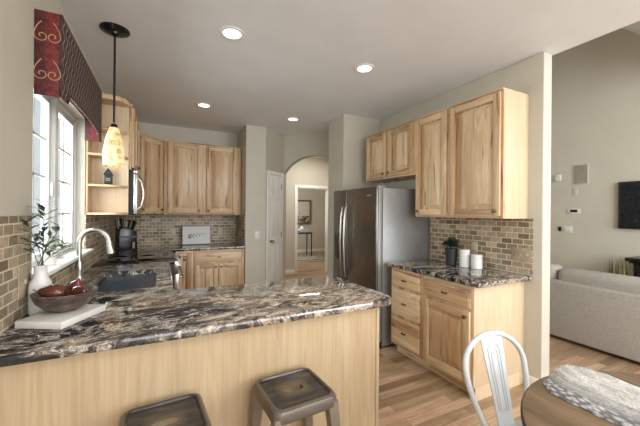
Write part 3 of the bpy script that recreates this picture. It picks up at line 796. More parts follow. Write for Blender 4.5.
def fridge():
    fx, y0, y1, zt = 1.97, 2.625, 3.545, 1.70
    root = thing('refrigerator', 'dark stainless side-by-side refrigerator between the stub wall and drawers', 'refrigerator', ((fx + 2.70) / 2, (y0 + y1) / 2, 0))
    MB().box(fx + .085, 2.70, y0 + .004, y1 - .004, .02, zt - .012, .006).build('body', M['fridge_side'], root)
    ysm = 3.225
    hy = {}
    for a, b, side in ((y0, ysm - .003, 1), (ysm + .003, y1, -1)):
        mb = MB().use(M['steel_dark']); mb.box(fx, fx + .03, a, b, .075, zt, .014, 3); mb.use(M['fridge_side']); mb.box(fx + .026, fx + .078, a + .0015, b - .0015, .077, zt - .002, .006)
        d = mb.build('door', None, root, 'freezer door with ice dispenser' if side < 0 else 'wide fresh food door')
        hyy = ysm - .04 if side > 0 else ysm + .04
        pts = [(fx + .002, hyy, 1.50), (fx - .028, hyy, 1.49), (fx - .048, hyy, 1.38), (fx - .060, hyy, 1.08), (fx - .048, hyy, .78), (fx - .028, hyy, .66), (fx + .002, hyy, .65)]
        MB().tube(pts, [.012, .013, .014, .014, .014, .013, .012], 12).build('door_handle', M['steel'], d)
        if side < 0:
            mb = MB().use(M['black']); mb.box(fx - .003, fx + .001, ysm + .085, b - .045, .84, 1.16, .004)
            dp = mb.build('water_dispenser', None, d, 'black ice and water dispenser')
            MB().use(M['black_glass']).box(fx - .006, fx - .003, ysm + .10, b - .06, 1.06, 1.145).build('display', None, dp)
            MB().box(fx - .016, fx - .003, ysm + .11, b - .07, .85, .865, .003).build('drip_tray', M['steel_dark'], dp)
        else:
            MB().box(fx - .002, fx + .001, 2.73, 2.80, 1.600, 1.618, .001).build('badge', M['steel'], d, 'small silver badge')
    for yy in (y0 + .05, y1 - .05): MB().box(fx + .03, fx + .13, yy - .03, yy + .03, zt - .012, zt + .012, .005).build('hinge_cover', M['fridge_side'], root)
    MB().box(fx + .05, fx + .085, y0 + .01, y1 - .01, .0, .072, .003).build('kick_grille', M['black_matte'], root)
    MB().box(fx + .2, 2.6, y0 + .06, y1 - .06, 0.0, .02).build('roller_base', M['black_matte'], root)
fridge()
# ------------------------------------------------------------------ lights
lamps = [(0.441, 2.35, 'recessed ceiling light nearest the pendant in the ceiling'), (1.621, 2.36, 'recessed ceiling light nearest the right-hand wall cabinets'),
         (0.437, 4.087, 'recessed ceiling light above the far left cooktop corner'), (1.618, 4.10, 'recessed ceiling light in front of the archway')]
for x, y, lab in lamps:
    r = thing('recessed_light', lab, 'ceiling light', (x, y, H), 'recessed ceiling lights')
    MB().lathe([(.088, -.0005), (.088, -.006), (.066, -.008), (.064, -.0005)], (x, y, H), 28).build('trim_ring', M['trim'], r)
    MB().lathe([(.064, -.001), (.062, -.005), (0, -.006)], (x, y, H), 28).build('lens', M['bulb'], r)
def pendant():
    x, y = -.325, 2.70
    r = thing('pendant_lamp', 'black rod pendant lamp with glowing amber glass shade above the sink', 'lamp', (x, y, H))
    MB().lathe([(.095, -.0005), (.095, -.008), (.078, -.018), (.03, -.024), (.026, -.036), (.012, -.045), (0, -.046)], (x, y, H), 32).build('canopy', M['black'], r)
    MB().tube([(x, y, H - .04), (x, y, 2.06)], .0075, 10).build('rod', M['black'], r)
    MB().lathe([(.009, .030), (.018, .024), (.026, .004), (.025, -.004), (0, -.004)], (x, y, 2.022), 20).build('socket_cap', M['bronze'], r)
    prof = [(.024, 2.025), (.040, 1.99), (.055, 1.93), (.066, 1.86), (.0695, 1.81), (.068, 1.775), (.064, 1.745)]
    MB().lathe(prof + [(rr - .004, z) for rr, z in reversed(prof)], (x, y, 0), 36).build('lamp_shade', M['shade'], r)
    MB().lathe([(0, .05), (.012, .045), (.024, .01), (.026, -.01), (.016, -.034), (0, -.04)], (x, y, 1.90), 18).build('bulb', M['bulb'], r)
pendant()

# ------------------------------------------------------------------ valance
def valance():
    x1, ya, yb, zt = -.48, 2.075, 3.245, 2.445
    r = thing('window_valance', 'dark red patterned fabric cornice valance over the sink window', 'valance', (XL, (ya + yb) / 2, zt))
    zl, zc = 2.012, 2.066
    prof = [(ya, zl), (ya + .10, zl)] + [(ya + .10 + .05 * t, zl + (zc - zl) * t) for t in (.25, .5, .75, 1)]
    n = len(prof); mid = [(ya + .15 + (yb - ya - .30) * k / 8, zc + .012 * sin(pi * k / 8)) for k in range(1, 8)]
    prof += mid + [(ya + yb - p[0], p[1]) for p in reversed(prof)]
    pts = prof + [(yb, zt), (ya, zt)]
    MB().poly_prism(pts, 0, x1 - .014, x1, .003).build('front_panel', M['val_front'], r)
    rt = MB().use(M['val_red']).box(XL + .001, x1 - .014, ya, ya + .014, zl, zt, .002).build('near_return', None, r, 'red return with gold scrolls')
    MB().use(M['val_red']).box(XL + .001, x1 - .014, yb - .014, yb, zl, zt, .002).build('far_return', None, r, 'red inner return')
    MB().use(M['val_dark']).box(XL + .001, x1 - .014, ya + .014, yb - .014, zt - .014, zt, .002).build('top_board', None, r)
    tr = MB(); tr.tube([(p[1 - 1] if False else x1 + .001, p[0], p[1]) for p in prof], .005, 6); tr.build('bottom_cord', M['val_dark'], r)
    # scrolls on the near return
    yy = ya - .001; xc = (XL + x1) / 2 - .004
    def spiral(cx, cz, sgn, vs):
        pts = []
        for k in range(30):
            t = k / 29; a = t * 2.3 * pi; rr = .030 * (1 - .80 * t)
            pts.append((cx + sgn * (rr * cos(a) - .026), yy, cz + vs * rr * sin(a)))
        tail = [(cx + sgn * (.004 - .030 * q * q), yy, cz - vs * .075 * q) for q in (1, .8, .6, .4, .2)]
        sc = MB(); sc.tube(tail + pts, .0021, 6); sc.build('scroll_embroidery', M['gold_thread'], rt)
    for cz, vs in ((2.315, -1), (2.12, -1)):
        for sgn in (-1, 1): spiral(xc + sgn * .050, cz, sgn, vs)
valance()

# ------------------------------------------------------------------ objects on the counters
def leafy(mb_leaf, pts, n, L, W, rnd):
    pts = [Vector(p) for p in pts]
    for k in range(n):
        t = .25 + .75 * k / max(1, n - 1); f = t * (len(pts) - 1); i = min(int(f), len(pts) - 2)
        p = pts[i].lerp(pts[i + 1], f - i); d = (pts[i + 1] - pts[i]).normalized()
        a = k * 2.4 + rnd.random() * .6; side = Vector((cos(a), sin(a), .25)).normalized()
        mb_leaf.leaf(p, (d * .45 + side).normalized(), (0, 0, 1), L * rnd.uniform(.75, 1.15), W * rnd.uniform(.8, 1.1), rnd.uniform(.05, .35))
def counter_things():
    # white slab
    a = math.atan2(-.095, .176)
    mb = MB(); mb.box(0, .205, 0, .262, 0, .031, .003)
    o = mb.build('serving_board', M['white_slab']); o.location = (-.562, 1.765, BS); o.rotation_euler = (0, 0, a)
    tag(o, 'thick white serving slab on the granite under the dark bowl', 'serving board')
    # bowl
    bx, by, bz = -.412, 1.868, BS + .0315
    r = [(0, 0), (.045, 0), (.052, .004), (.085, .022), (.112, .050), (.124, .080), (.127, .090), (.121, .091), (.112, .075), (.095, .042), (.06, .018), (0, .012)]
    b = MB().lathe(r, (0, 0, 0), 40).build('fruit_bowl', M['bowl']); b.location = (bx, by, bz)
    tag(b, 'dark burl wood bowl of brown fruit on the white slab', 'bowl')
    def pear(loc, rot, s, label, mat):
        p = MB().lathe([(0, -.036), (.016, -.034), (.031, -.020), (.036, -.002), (.031, .018), (.021, .035), (.015, .048), (.009, .055), (0, .057)], (0, 0, 0), 20)
        root = p.build('pear', mat); root.scale = (s, s, s)
        MB().tube([(0, 0, .056), (.002, 0, .066), (.006, 0, .074)], .002, 6).build('stem', M['stem'], root)
        root.location = loc; root.rotation_euler = rot; tag(root, label, 'fruit', 'fruit in the dark bowl')
    pear((bx - .035, by - .02, bz + .090), (radians(8), radians(-82), radians(-20)), 1.18, 'glossy brown pear lying across the middle of the dark bowl', M['pear'])
    pear((bx + .055, by - .005, bz + .080), (radians(20), radians(75), radians(-35)), 1.0, 'glossy brown pear at the right rim of the dark bowl', M['pear'])
    pear((bx - .072, by + .030, bz + .077), (radians(10), radians(-80), radians(15)), .62, 'small brown pear tucked at the left rim of the dark bowl', M['pear'])
    def onion(loc, s, label):
        p = MB().lathe([(0, -.028), (.012, -.027), (.028, -.014), (.032, 0), (.027, .015), (.014, .026), (.005, .034), (.003, .042), (0, .043)], (0, 0, 0), 20)
        root = p.build('red_onion', M['onion']); root.scale = (s, s, s); root.location = loc; root.rotation_euler = (.4, .3, 0); tag(root, label, 'onion', 'fruit in the dark bowl')
        MB().lathe([(0, -.0281), (.005, -.031), (0, -.033)], (0, 0, 0), 8).build('root_end', M['stem'], root)
    onion((bx + .030, by + .062, bz + .098), 1.05, 'red onion at the back of the dark bowl')
    # white bottle vase
    vx, vy = -.530, 1.962
    v = MB().lathe([(.040, 0), (.045, .006), (.046, .05), (.046, .130), (.042, .155), (.030, .178), (.0255, .19), (.0255, .228), (.0285, .234), (.0255, .238), (.021, .234), (.021, .19), (.03, .16), (.038, .13), (.038, .01), (0, .008)], (0, 0, 0), 32).build('bottle_vase', M['white_cer'])
    v.location = (vx, vy, BS); tag(v, 'white ceramic bottle vase holding leafy branches beside the window', 'vase')
    rnd = random.Random(4)
    tips = [(-.045, -.07, .46), (.0, .03, .50), (.055, -.055, .40), (-.02, -.12, .38), (.06, .06, .42), (.10, .0, .33), (.02, -.02, .54)]
    for i, (dx, dy, dz) in enumerate(tips):
        if dx < -.04: dx = -.035
        root = thing('leafy_branch', 'thin branch of narrow grey-green leaves rising from the white bottle vase', 'branch', (vx, vy, BS + .02), 'leafy branches in the bottle vase')
        bx0, by0 = cos(i * .9) * .014, sin(i * .9) * .014
        pts = [(vx - bx0 * .5, vy - by0 * .5, BS + .02), (vx + bx0 * .7, vy + by0 * .7, BS + .235), (vx + dx * .35 + bx0 * .5, vy + dy * .35, BS + .235 + (dz - .235) * .45), (vx + dx * .75, vy + dy * .75, BS + .235 + (dz - .235) * .8), (vx + dx, vy + dy, BS + dz)]
        MB().tube(pts, [.0022, .002, .0017, .0013, .0009], 6).build('stem', M['stem'], root)
        lm = MB(); leafy(lm, pts[1:], 10, .072, .021, rnd); lm.build('leaves', M['leaf'] if i % 3 else M['leaf_dark'], root)
    # potted plant on the sill
    px, py, pz = -.595, 2.34, WZ0 + .0245
    root = thing('potted_plant', 'small white pot with trailing pale green sprigs on the window sill', 'plant', (px, py, pz))
    MB().lathe([(.030, 0), (.034, .004), (.040, .075), (.041, .08), (.037, .08), (.033, .06), (0, .06)], (px, py, pz), 24).build('pot', M['white_cer'], root)
    MB().lathe([(.0335, .061), (.02, .068), (0, .07)], (px, py, pz), 16).build('soil', M['stem'], root)
    lm = MB(); st = MB(); rr = random.Random(9)
    for k in range(9):
        a = -1.2 + k * .42; l = rr.uniform(.10, .20)
        dx, dy = max(-.02, cos(a) * .5 * l), abs(sin(a) + .6) * l * .9
        pts = [(px, py, pz + .066), (px + dx * .4, py + dy * .4, pz + .11), (px + dx * .8, py + dy * .8, pz + .115), (px + dx, py + dy, pz + .085 + rr.random() * .05)]
        st.tube(pts, .0014, 5); leafy(lm, pts, 8, .032, .014, rr)
    st.build('stems', M['stem'], root); lm.build('leaves', M['leaf_pale'], root)
    # knife block
    kx, ky = -.40, 4.42
    root = thing('knife_block', 'black knife block with black handles on the counter behind the cooktop', 'knife block', (kx, ky, BS))
    mb = MB(); mb.poly_prism([(-.075, 0), (.075, 0), (.068, .21), (-.03, .255), (-.070, .235)], 1, -.075, .075, .006)
    mb.box(-.076, .076, -.079, -.075, .15, .17)
    bmesh.ops.transform(mb.bm, verts=mb.bm.verts, matrix=Matrix.Translation((kx, ky, BS)) @ Matrix.Rotation(radians(20), 4, 'Z')); mb.build('block', M['black'], root)
    for i, (u, w_, z, t) in enumerate(((-.05, -.04, .24, -.3), (-.02, -.045, .25, -.1), (.015, -.04, .235, .2), (.04, -.03, .22, .4), (-.03, .03, .25, -.2), (.03, .03, .225, .35))):
        k = MB(); k.tube([(kx + u, ky + w_, BS + z - .03), (kx + u + t * .05, ky + w_, BS + z + .03), (kx + u + t * .09, ky + w_ - .005, BS + z + .085)], [.010, .011, .013], 8); k.build('knife_handle', M['black'], root)
    MB().box(kx + .055, kx + .075, ky - .085, ky - .076, BS + .05, BS + .11, .003).build('pale_tag', M['grey_plate'], root)  # small pale grey tag on the front of the block
    root.scale = (1.32, 1.32, 1.25)
    # framed print leaning against the backsplash
    root = thing('framed_print', 'white print of a leafy sprig in thin frame leaning on far backsplash', 'picture', (.47, 5.2, BS))
    tilt = Matrix.Translation((.255, 5.16, BS)) @ Matrix.Rotation(radians(-14), 4, 'X')
    def tb(mb): bmesh.ops.transform(mb.bm, verts=mb.bm.verts, matrix=tilt); return mb
    W_, H_ = .42, .297
    mb = MB(); mb.box(0, W_, 0, .014, 0, .012, .002); mb.box(0, W_, 0, .014, H_ - .012, H_, .002); mb.box(0, .012, 0, .014, .012, H_ - .012, .002); mb.box(W_ - .012, W_, 0, .014, .012, H_ - .012, .002)
    tb(mb).build('frame', M['grey_plate'], root)
    sh = tb(MB().box(.012, W_ - .012, .004, .012, .012, H_ - .012)).build('print', M['paper'], root)
    mb = MB(); mb.tube([(.07, .0035, .12), (.15, .0035, .15), (.24, .0035, .155), (.345, .0035, .185)], .0014, 5); rr = random.Random(2)
    for k in range(12):
        t = (k / 11) ** 1.5; x = .085 + .25 * t; z = .125 + .045 * t; s_ = 1 if k % 2 else -1; Lf = .048 - .032 * t
        a = radians(s_ * 55 + 15); mb.leaf((x, .003, z), (cos(a), 0, sin(a)), (0, -1, 0), Lf, Lf * .42, 0)
    tb(mb).build('sprig_drawing', M['ink'], sh)
    # right counter: dark pot with plant, two canisters
    px, py = 2.540, 2.172
    root = thing('potted_plant', 'dark pot with bushy dark green plant left of the white canisters', 'plant', (px, py, BS))
    MB().lathe([(.042, 0), (.046, .004), (.060, .155), (.061, .165), (.055, .165), (.052, .14), (0, .138)], (px, py, BS), 24).build('pot', M['pot_dark'], root)
    lm = MB(); rr = random.Random(5)
    for k in range(190):
        a, e = rr.random() * 2 * pi, rr.uniform(.1, 1.45); rad = rr.uniform(.04, .10)
        d = Vector((cos(a) * cos(e), sin(a) * cos(e), sin(e) * .9)); p = Vector((px, py, BS + .16)) + d * rad
        if p.x > XR - .03: continue
        lm.leaf(p, (d + Vector((rr.uniform(-.5, .5), rr.uniform(-.5, .5), .2))).normalized(), (0, 0, 1), .038, .021, .3)
    for k in range(14):
        a = k * .45; lm.tube([(px, py, BS + .13), (px + .06 * cos(a), py + .06 * sin(a), BS + .22 + .03 * sin(k * 3))], .0012, 4)
    lm.build('foliage', M['leaf_dark'], root)
    for (x, y, rr_, hh, lab) in ((2.572, 2.045, .046, .168, 'taller white lidded canister beside the dark potted plant'), (2.595, 1.935, .048, .132, 'shorter white lidded canister, right of the taller one')):
        root = thing('canister', lab, 'canister', (x, y, BS), 'white canisters')
        MB().lathe([(rr_ - .004, 0), (rr_, .004), (rr_, hh - .026), (rr_ - .003, hh - .024), (0, hh - .024)], (x, y, BS), 32).build('jar', M['white_cer'], root)
        MB().lathe([(rr_ - .004, hh - .0235), (rr_ + .001, hh - .022), (rr_ + .001, hh - .006), (rr_ - .004, hh), (0, hh)], (x, y, BS), 32).build('lid', M['white_cer'], root)
    # house ornament on the shelf
    root = thing('house_ornament', 'small black house-shaped ornament on the open corner shelf', 'ornament', (-.445, 3.37, 1.6505))
    cx = -.445
    MB().poly_prism([(cx - .028, 1.6505), (cx + .028, 1.6505), (cx + .028, 1.745), (cx - .028, 1.745)], 1, 3.345, 3.395, .001).build('house_wall', M['black_matte'], root)
    MB().poly_prism([(cx - .037, 1.742), (cx - .032, 1.742), (cx + .032, 1.742), (cx + .037, 1.742), (cx + .003, 1.80), (cx - .003, 1.80)], 1, 3.338, 3.402, .001).build('house_roof', M['black_matte'], root)
    for zz in (1.690, 1.705): MB().box(cx - .018, cx + .018, 3.343, 3.345, zz, zz + .007).build('pale_strip', M['grey_plate'], root)
counter_things()

# ------------------------------------------------------------------ outlets and switches
def plate(name, label, cat, frame, w_, h_, kind, mat, n=1, group=None):
    """frame = Matrix whose local -Y leaves the wall; origin at the plate centre on the wall."""
    root = thing(name, label, cat, (0, 0, 0), group)
    MB().box(-w_ / 2, w_ / 2, -.006, -.0005, -h_ / 2, h_ / 2, .002).build('cover_plate', mat, root)
    for k in range(n):
        x = (k - (n - 1) / 2) * .046
        if kind == 'outlet':
            for z in (-.02, .02):
                s = MB().lathe([(.015, 0), (.015, .002), (0, .002)], (x, -.006, z), 14, '-Y').build('socket', mat, root)
                MB().box(x - .006, x - .004, -.0086, -.008, z - .004, z + .005).box(x + .004, x + .006, -.0086, -.008, z - .004, z + .005).build('slot', M['black_matte'], s)
        else: MB().box(x - .007, x + .007, -.016, -.006, -.012, .012, .003).build('toggle', mat, root)
    root.matrix_world = frame
    return root
def fr(x, y, z, rz): return Matrix.Translation((x, y, z)) @ Matrix.Rotation(rz, 4, 'Z')
plate('outlet', 'wall outlet on far backsplash left of the framed print', 'outlet', fr(.135, YB - t_, 1.10, 0), .07, .115, 'outlet', M['beige_plate'], 1, 'backsplash outlets')
plate('outlet', 'wall outlet on far backsplash right of the framed print', 'outlet', fr(.835, YB - t_, 1.10, 0), .07, .115, 'outlet', M['beige_plate'], 1, 'backsplash outlets')
plate('outlet', 'wall outlet behind the white canisters on the tile', 'outlet', fr(XR - t_, 2.045, 1.09, RZ_R), .07, .115, 'outlet', M['beige_plate'], 1, 'backsplash outlets')
plate('light_switch', 'stone-coloured triple switch plate on tile near the open wall end', 'switch', fr(XR - t_, 1.60, 1.08, RZ_R), .165, .115, 'toggle', M['stone_plate'], 3)
plate('light_switch', 'stone-coloured switch plate on window wall tile behind the white vase', 'switch', fr(XL + t_, 1.925, 1.085, RZ_L), .115, .15, 'toggle', M['stone_plate'], 1)
plate('light_switch', 'white switch plate on the pantry wall left of the door', 'switch', fr(1.285, 4.70, 1.075, 0), .075, .115, 'toggle', M['white_plate'], 1)
plate('light_switch', 'white double switch plate on living room wall below the thermostat', 'switch', fr(LX, 2.835, 1.175, RZ_R), .13, .115, 'toggle', M['white_plate'], 2)
o = MB().box(LX - .012, LX, 2.66, 2.85, 1.44, 1.525, .008).build('thermostat', M['white_plate']); tag(o, 'white thermostat with dark display on the living room wall', 'thermostat')
MB().box(LX - .014, LX - .012, 2.70, 2.80, 1.465, 1.51).build('display', M['black_glass'], o)
o = MB().box(LX - .03, LX, 2.94, 3.035, 2.00, 2.11, .01).build('motion_sensor', M['white_plate']); tag(o, 'small white motion sensor box left of the square wall grille', 'sensor')
o = MB().box(LX - .008, LX, 2.70, 2.765, 1.745, 1.855, .003).build('blank_plate', M['wall_living']); tag(o, 'blank wall-coloured cover plate below the square grille', 'wall plate')
root = thing('wall_grille', 'square grey speaker grille high on the living room wall', 'grille', (LX, 2.66, 2.08))
MB().box(LX - .01, LX, 2.553, 2.765, 1.925, 2.245, .004).build('frame', M['wall_living'], root)
mb = MB()
for k in range(18): mb.box(LX - .013, LX - .0095, 2.567, 2.751, 1.938 + k * .0168, 1.938 + k * .0168 + .0125)
mb.build('mesh_panel', M['grey_plate'], root)
root = thing('wall_hook', 'small black key hook beside the white double switch plate', 'hook', (LX, 2.955, 1.2))
MB().box(LX - .01, LX, 2.93, 2.975, 1.14, 1.22, .004).build('plate', M['black'], root)
MB().lathe([(0, -.018), (.016, -.01), (.018, 0), (.012, .012), (0, .016)], (LX - .02, 2.952, 1.20), 14).build('knob', M['black'], root)

# ------------------------------------------------------------------ stools
def make_stool():
    root = thing('bar_stool', '', 'stool', (0, 0, 0), 'metal bar stools')
    S, Z = .150, .630
    # seat: rounded square pan with a rim and a recessed top, hand slot
    rr = lambda h, r, z: [(x, y, z) for x, y in rrect(-h, h, -h, h, r, 5)]
    b = bmesh.new()
    rings = [rr(S - .004, .04, Z - .055), rr(S, .042, Z - .05), rr(S + .001, .042, Z - .018), rr(S - .004, .040, Z - .006), rr(S - .013, .036, Z), rr(S - .022, .032, Z - .002), rr(S - .026, .03, Z - .009)]
    V = [[b.verts.new(p) for p in r] for r in rings]
    for A, B in zip(V, V[1:]):
        n = len(A)
        for k in range(n): b.faces.new([A[k], A[(k + 1) % n], B[(k + 1) % n], B[k]])
    slot = [b.verts.new((x, y, Z - .009)) for x, y in rrect(-.047, .047, -.020, .020, .0195, 5)]; low = [b.verts.new((v.co.x, v.co.y, Z - .013)) for v in slot]
    m = len(slot)
    for i in range(m): b.faces.new([V[-1][i], V[-1][(i + 1) % m], slot[(i + 1) % m], slot[i]])
    for i in range(m): b.faces.new([slot[i], slot[(i + 1) % m], low[(i + 1) % m], low[i]])
    # underside sheet of the pan (with the slot open)
    u = [b.verts.new(p) for p in rr(S - .026, .03, Z - .013)]
    for i in range(m): b.faces.new([u[i], low[i], low[(i + 1) % m], u[(i + 1) % m]])
    bmesh.ops.recalc_face_normals(b, faces=b.faces)
    mb = MB(); mb.merge(b); mb.build('seat', M['stool'], root, smooth=30)
    for sx in (-1, 1):
        for sy in (-1, 1):
            mb = MB(); t, bt = (sx * (S - .028), sy * (S - .028)), (sx * (S + .03), sy * (S + .008 if sy > 0 else S + .03))
            mb.loft([[(cx + dx * w, cy + dy * w, z) for dx, dy in ((-1, -1), (1, -1), (1, 1), (-1, 1))] for (cx, cy), w, z in ((t, .024, Z - .03), (tuple(a * .6 + b_ * .4 for a, b_ in zip(t, bt)), .019, .34), (bt, .013, .012))])
            lg = mb.build('leg', M['stool'], root)
            MB().box(bt[0] - .016, bt[0] + .016, bt[1] - .016, bt[1] + .016, 0, .014, .004).build('foot_cap', M['black'], lg)
    q = S + .012
    for (a, b_) in (((-q, -q), (q, -q)), ((q, -q), (q, q - .012)), ((q, q - .012), (-q, q - .012)), ((-q, q - .012), (-q, -q))):
        MB().tube([(a[0], a[1], .21), (b_[0], b_[1], .21)], .010, 8).build('foot_rail', M['stool'], root)
    return root
st = make_stool(); st.location = (.535, 1.318, 0); st.rotation_euler = (0, 0, radians(3)); st['label'] = 'dark metal bar stool near the right end of the peninsula'
s2 = copy_tree(st); s2.location = (.012, 1.316, 0); s2.rotation_euler = (0, 0, radians(4)); s2['label'] = 'dark metal bar stool nearer the window wall, cut off by the frame'

# ------------------------------------------------------------------ white metal chair, round table, throw
def chair():
    root = thing('metal_chair', 'white metal cafe chair with arched back pulled up to the round table', 'chair')
    m = M['chair_white']; Z = .455
    pts = rrect(-.175, .175, -.175, .175, .05, 5)
    mb = MB(); mb.poly_prism(pts, 2, Z - .03, Z, .008, 3); mb.build('seat', m, root)
    hoop = []
    w0, w1, H0, H1 = .108, .176, Z - .01, .845
    lean = lambda z: .155 + (z - Z) * .25
    for k in range(5):
        z = H0 + (.70 - H0) * k / 4; hoop.append((-(w0 + (w1 - w0) * sin(pi / 2 * k / 4)), lean(z), z))
    for k in range(1, 20):
        a = pi - pi * k / 20; hoop.append((w1 * cos(a), lean(.70 + .142 * sin(a)), .70 + .142 * sin(a)))
    for k in range(5):
        z = .70 + (H0 - .70) * k / 4; hoop.append(((w0 + (w1 - w0) * cos(pi / 2 * k / 4)), lean(z), z))
    MB().tube(hoop, .0125, 12).build('back_hoop', m, root)
    mb = MB(); zt = .836
    mb.loft([[(-w, lean(z) - .003, z), (w, lean(z) - .003, z), (w, lean(z) + .003, z), (-w, lean(z) + .003, z)] for w, z in ((.044, Z - .01), (.050, .60), (.060, .75), (.063, zt))])
    for s_, hgt in ((.034, .80), (.018, .775)):
        loop = [(-s_ * .8, lean(.52) - .004, .52), (-s_, lean(.74) - .004, .74)] + [(s_ * cos(pi - pi * k / 8), lean(hgt - s_ + s_ * sin(pi * k / 8)) - .004, hgt - s_ + s_ * sin(pi * k / 8)) for k in range(9)] + [(s_, lean(.74) - .004, .74), (s_ * .8, lean(.52) - .004, .52)]
        mb.tube(loop, .0032, 6, closed=True)
    mb.build('backrest', m, root)
    for sx in (-1, 1):
        for sy in (-1, 1):
            t, b_ = (sx * .145, sy * .145), (sx * .195, sy * .20)
            mb = MB(); mb.loft([[(cx + dx * w, cy + dy * w, z) for dx, dy in ((-1, -1), (1, -1), (1, 1), (-1, 1))] for (cx, cy), w, z in ((t, .022, Z - .025), (b_, .013, 0))]); mb.build('leg', m, root)
    mb = MB()
    mb.tube([(-.165, -.165, .25), (.165, .165, .25)], .006, 6); mb.tube([(.165, -.165, .252), (-.165, .165, .252)], .006, 6); mb.build('cross_brace', m, root)
    root.location = (1.382, .735, 0); root.rotation_euler = (0, 0, radians(-9))
chair()
TX, TY, TR, TZ = 1.405, .18, .558, .75
def table():
    root = thing('round_table', 'round brown wood dining table with the grey throw on it', 'table', (TX, TY, 0))
    MB().lathe([(0, .728), (TR - .006, .728), (TR - .006, .7495), (TR - .008, TZ), (0, TZ)], (TX, TY, 0), 72).build('tabletop', M['table'], root, smooth=30)
    MB().lathe([(TR - .0058, .722), (TR - .004, .722), (TR, .728), (TR, .744), (TR - .003, TZ - .001), (TR - .0058, TZ - .0005)], (TX, TY, 0), 72).build('edge_band', M['table_edge'], root, 'dark edge band')
    MB().lathe([(.16, .7275), (.14, .70), (.05, .66), (.045, .4), (.07, .2), (.06, .10), (.0, .10)], (TX, TY, 0), 28).build('pedestal', M['table_edge'], root)
    for k in range(4):
        a = radians(45 + 90 * k); MB().tube([(TX + .03 * cos(a), TY + .03 * sin(a), .17), (TX + .2 * cos(a), TY + .2 * sin(a), .10), (TX + .36 * cos(a), TY + .36 * sin(a), .026)], [.035, .03, .022], 8).build('foot', M['table_edge'], root)
table()
def throw():
    root = thing('knit_throw', 'grey knitted throw folded in layers on the round table', 'blanket', (1.4, .4, TZ))
    rnd = random.Random(12)
    # path from the far left end of the roll to beyond the frame at the lower right
    A = [Vector((1.445, .70)), Vector((1.44, .645)), Vector((1.435, .57)), Vector((1.435, .48)), Vector((1.44, .38)), Vector((1.45, .27)), Vector((1.47, .14)), Vector((1.49, .02))]
    def strip(off, width, z0, thick, ph, amp, nm, mat, w_end=1.0):
        n, mseg = 42, 16; top, bot = [], []
        for i in range(n + 1):
            t = i / n; f = t * (len(A) - 1); k = min(int(f), len(A) - 2); p = A[k].lerp(A[k + 1], f - k); d = (A[k + 1] - A[k]).normalized(); s_ = Vector((-d.y, d.x))
            e = min(1, .68 + 2.2 * t) * (1 if t < .8 else 1)
            rt, rb = [], []
            for j in range(mseg + 1):
                u = j / mseg - .5; edge = sqrt(max(0, 1 - (2 * u) ** 4))
                q = p + s_ * (off * (.4 + .6 * e) + u * width * e)
                wv = amp * sin(5 * t + ph + u * 19) + amp * .6 * sin(23 * t + ph * 2 + u * 15)
                z = z0 + (thick * edge + wv * edge) * (.5 + .5 * e)
                rt.append((q.x, q.y, max(TZ + .0035, z))); rb.append((q.x, q.y, max(TZ + .001, z0 - .012 * (1 - edge))))
            top.append(rt); bot.append(rb)
        mb = MB(); V = [[mb.bm.verts.new(p) for p in r] for r in top]; B = [[mb.bm.verts.new(p) for p in r] for r in bot]
        for i in range(n):
            for j in range(mseg):
                mb.bm.faces.new([V[i][j], V[i + 1][j], V[i + 1][j + 1], V[i][j + 1]]); mb.bm.faces.new([B[i][j], B[i][j + 1], B[i + 1][j + 1], B[i + 1][j]])
            mb.bm.faces.new([V[i][0], B[i][0], B[i + 1][0], V[i + 1][0]]); mb.bm.faces.new([V[i][mseg], V[i + 1][mseg], B[i + 1][mseg], B[i][mseg]])
        for i in (0, n):
            for j in range(mseg): mb.bm.faces.new([V[i][j], V[i][j + 1], B[i][j + 1], B[i][j]])
        bmesh.ops.recalc_face_normals(mb.bm, faces=mb.bm.faces)
        mb.build(nm, mat, root, smooth=60)
    strip(-.035, .215, TZ + .002, .020, 0.3, .003, 'lower_layer', M['knit'])
    strip(.0, .21, TZ + .019, .016, 2.1, .004, 'middle_layer', M['throw_lace'])
    strip(.035, .17, TZ + .034, .016, 4.0, .007, 'upper_layer', M['throw'])
throw()

# ------------------------------------------------------------------ living room things
def sofa():
    x0, ya, yb = 4.0, .15, 2.72
    root = thing('sofa', 'light grey woven sofa seen from behind in the living room', 'sofa', (4.45, (ya + yb) / 2, 0))
    m = M['sofa']
    MB().box(x0 + .03, x0 + .92, ya + .02, yb - .02, .05, .42, .03, 3).build('seat_base', m, root)
    MB().box(x0, x0 + .20, ya, yb, .035, .665, .022, 3).build('backrest', m, root)
    mb = MB(); mb.tube([(x0 + .03, ya + .02, .668), (x0 + .03, yb - .02, .668)], .007, 6); mb.build('piping', m, root)
    for y0, y1 in ((ya, ya + .2), (yb - .2, yb)): MB().box(x0 + .2, x0 + .93, y0, y1, .05, .58, .04, 3).build('arm', m, root)
    for y0, y1 in ((ya + .21, 1.08), (1.09, 1.985), (1.995, yb - .21)): MB().box(x0 + .23, x0 + .93, y0, y1, .42, .56, .05, 4).build('seat_cushion', m, root)
    for y0, y1, dz in ((ya + .02, 1.03, 0), (1.035, 2.03, .0), (2.04, yb - .02, .02)):
        mb = MB(); mb.box(x0 + .10, x0 + .36, y0, y1, .56, .80 + dz, .075, 5); mb.build('back_cushion', m, root, smooth=60)
    for (x, y) in ((x0 + .06, ya + .06), (x0 + .06, yb - .06), (x0 + .85, ya + .06), (x0 + .85, yb - .06)): MB().box(x - .025, x + .025, y - .025, y + .025, 0, .05).build('foot', M['black_matte'], root)
sofa()
root = thing('television', 'wall mounted flat black television on the living room wall', 'television', (LX, 1.55, 1.57))
MB().box(LX - .055, LX - .015, .96, 2.17, 1.225, 1.915, .006).build('bezel', M['black'], root)
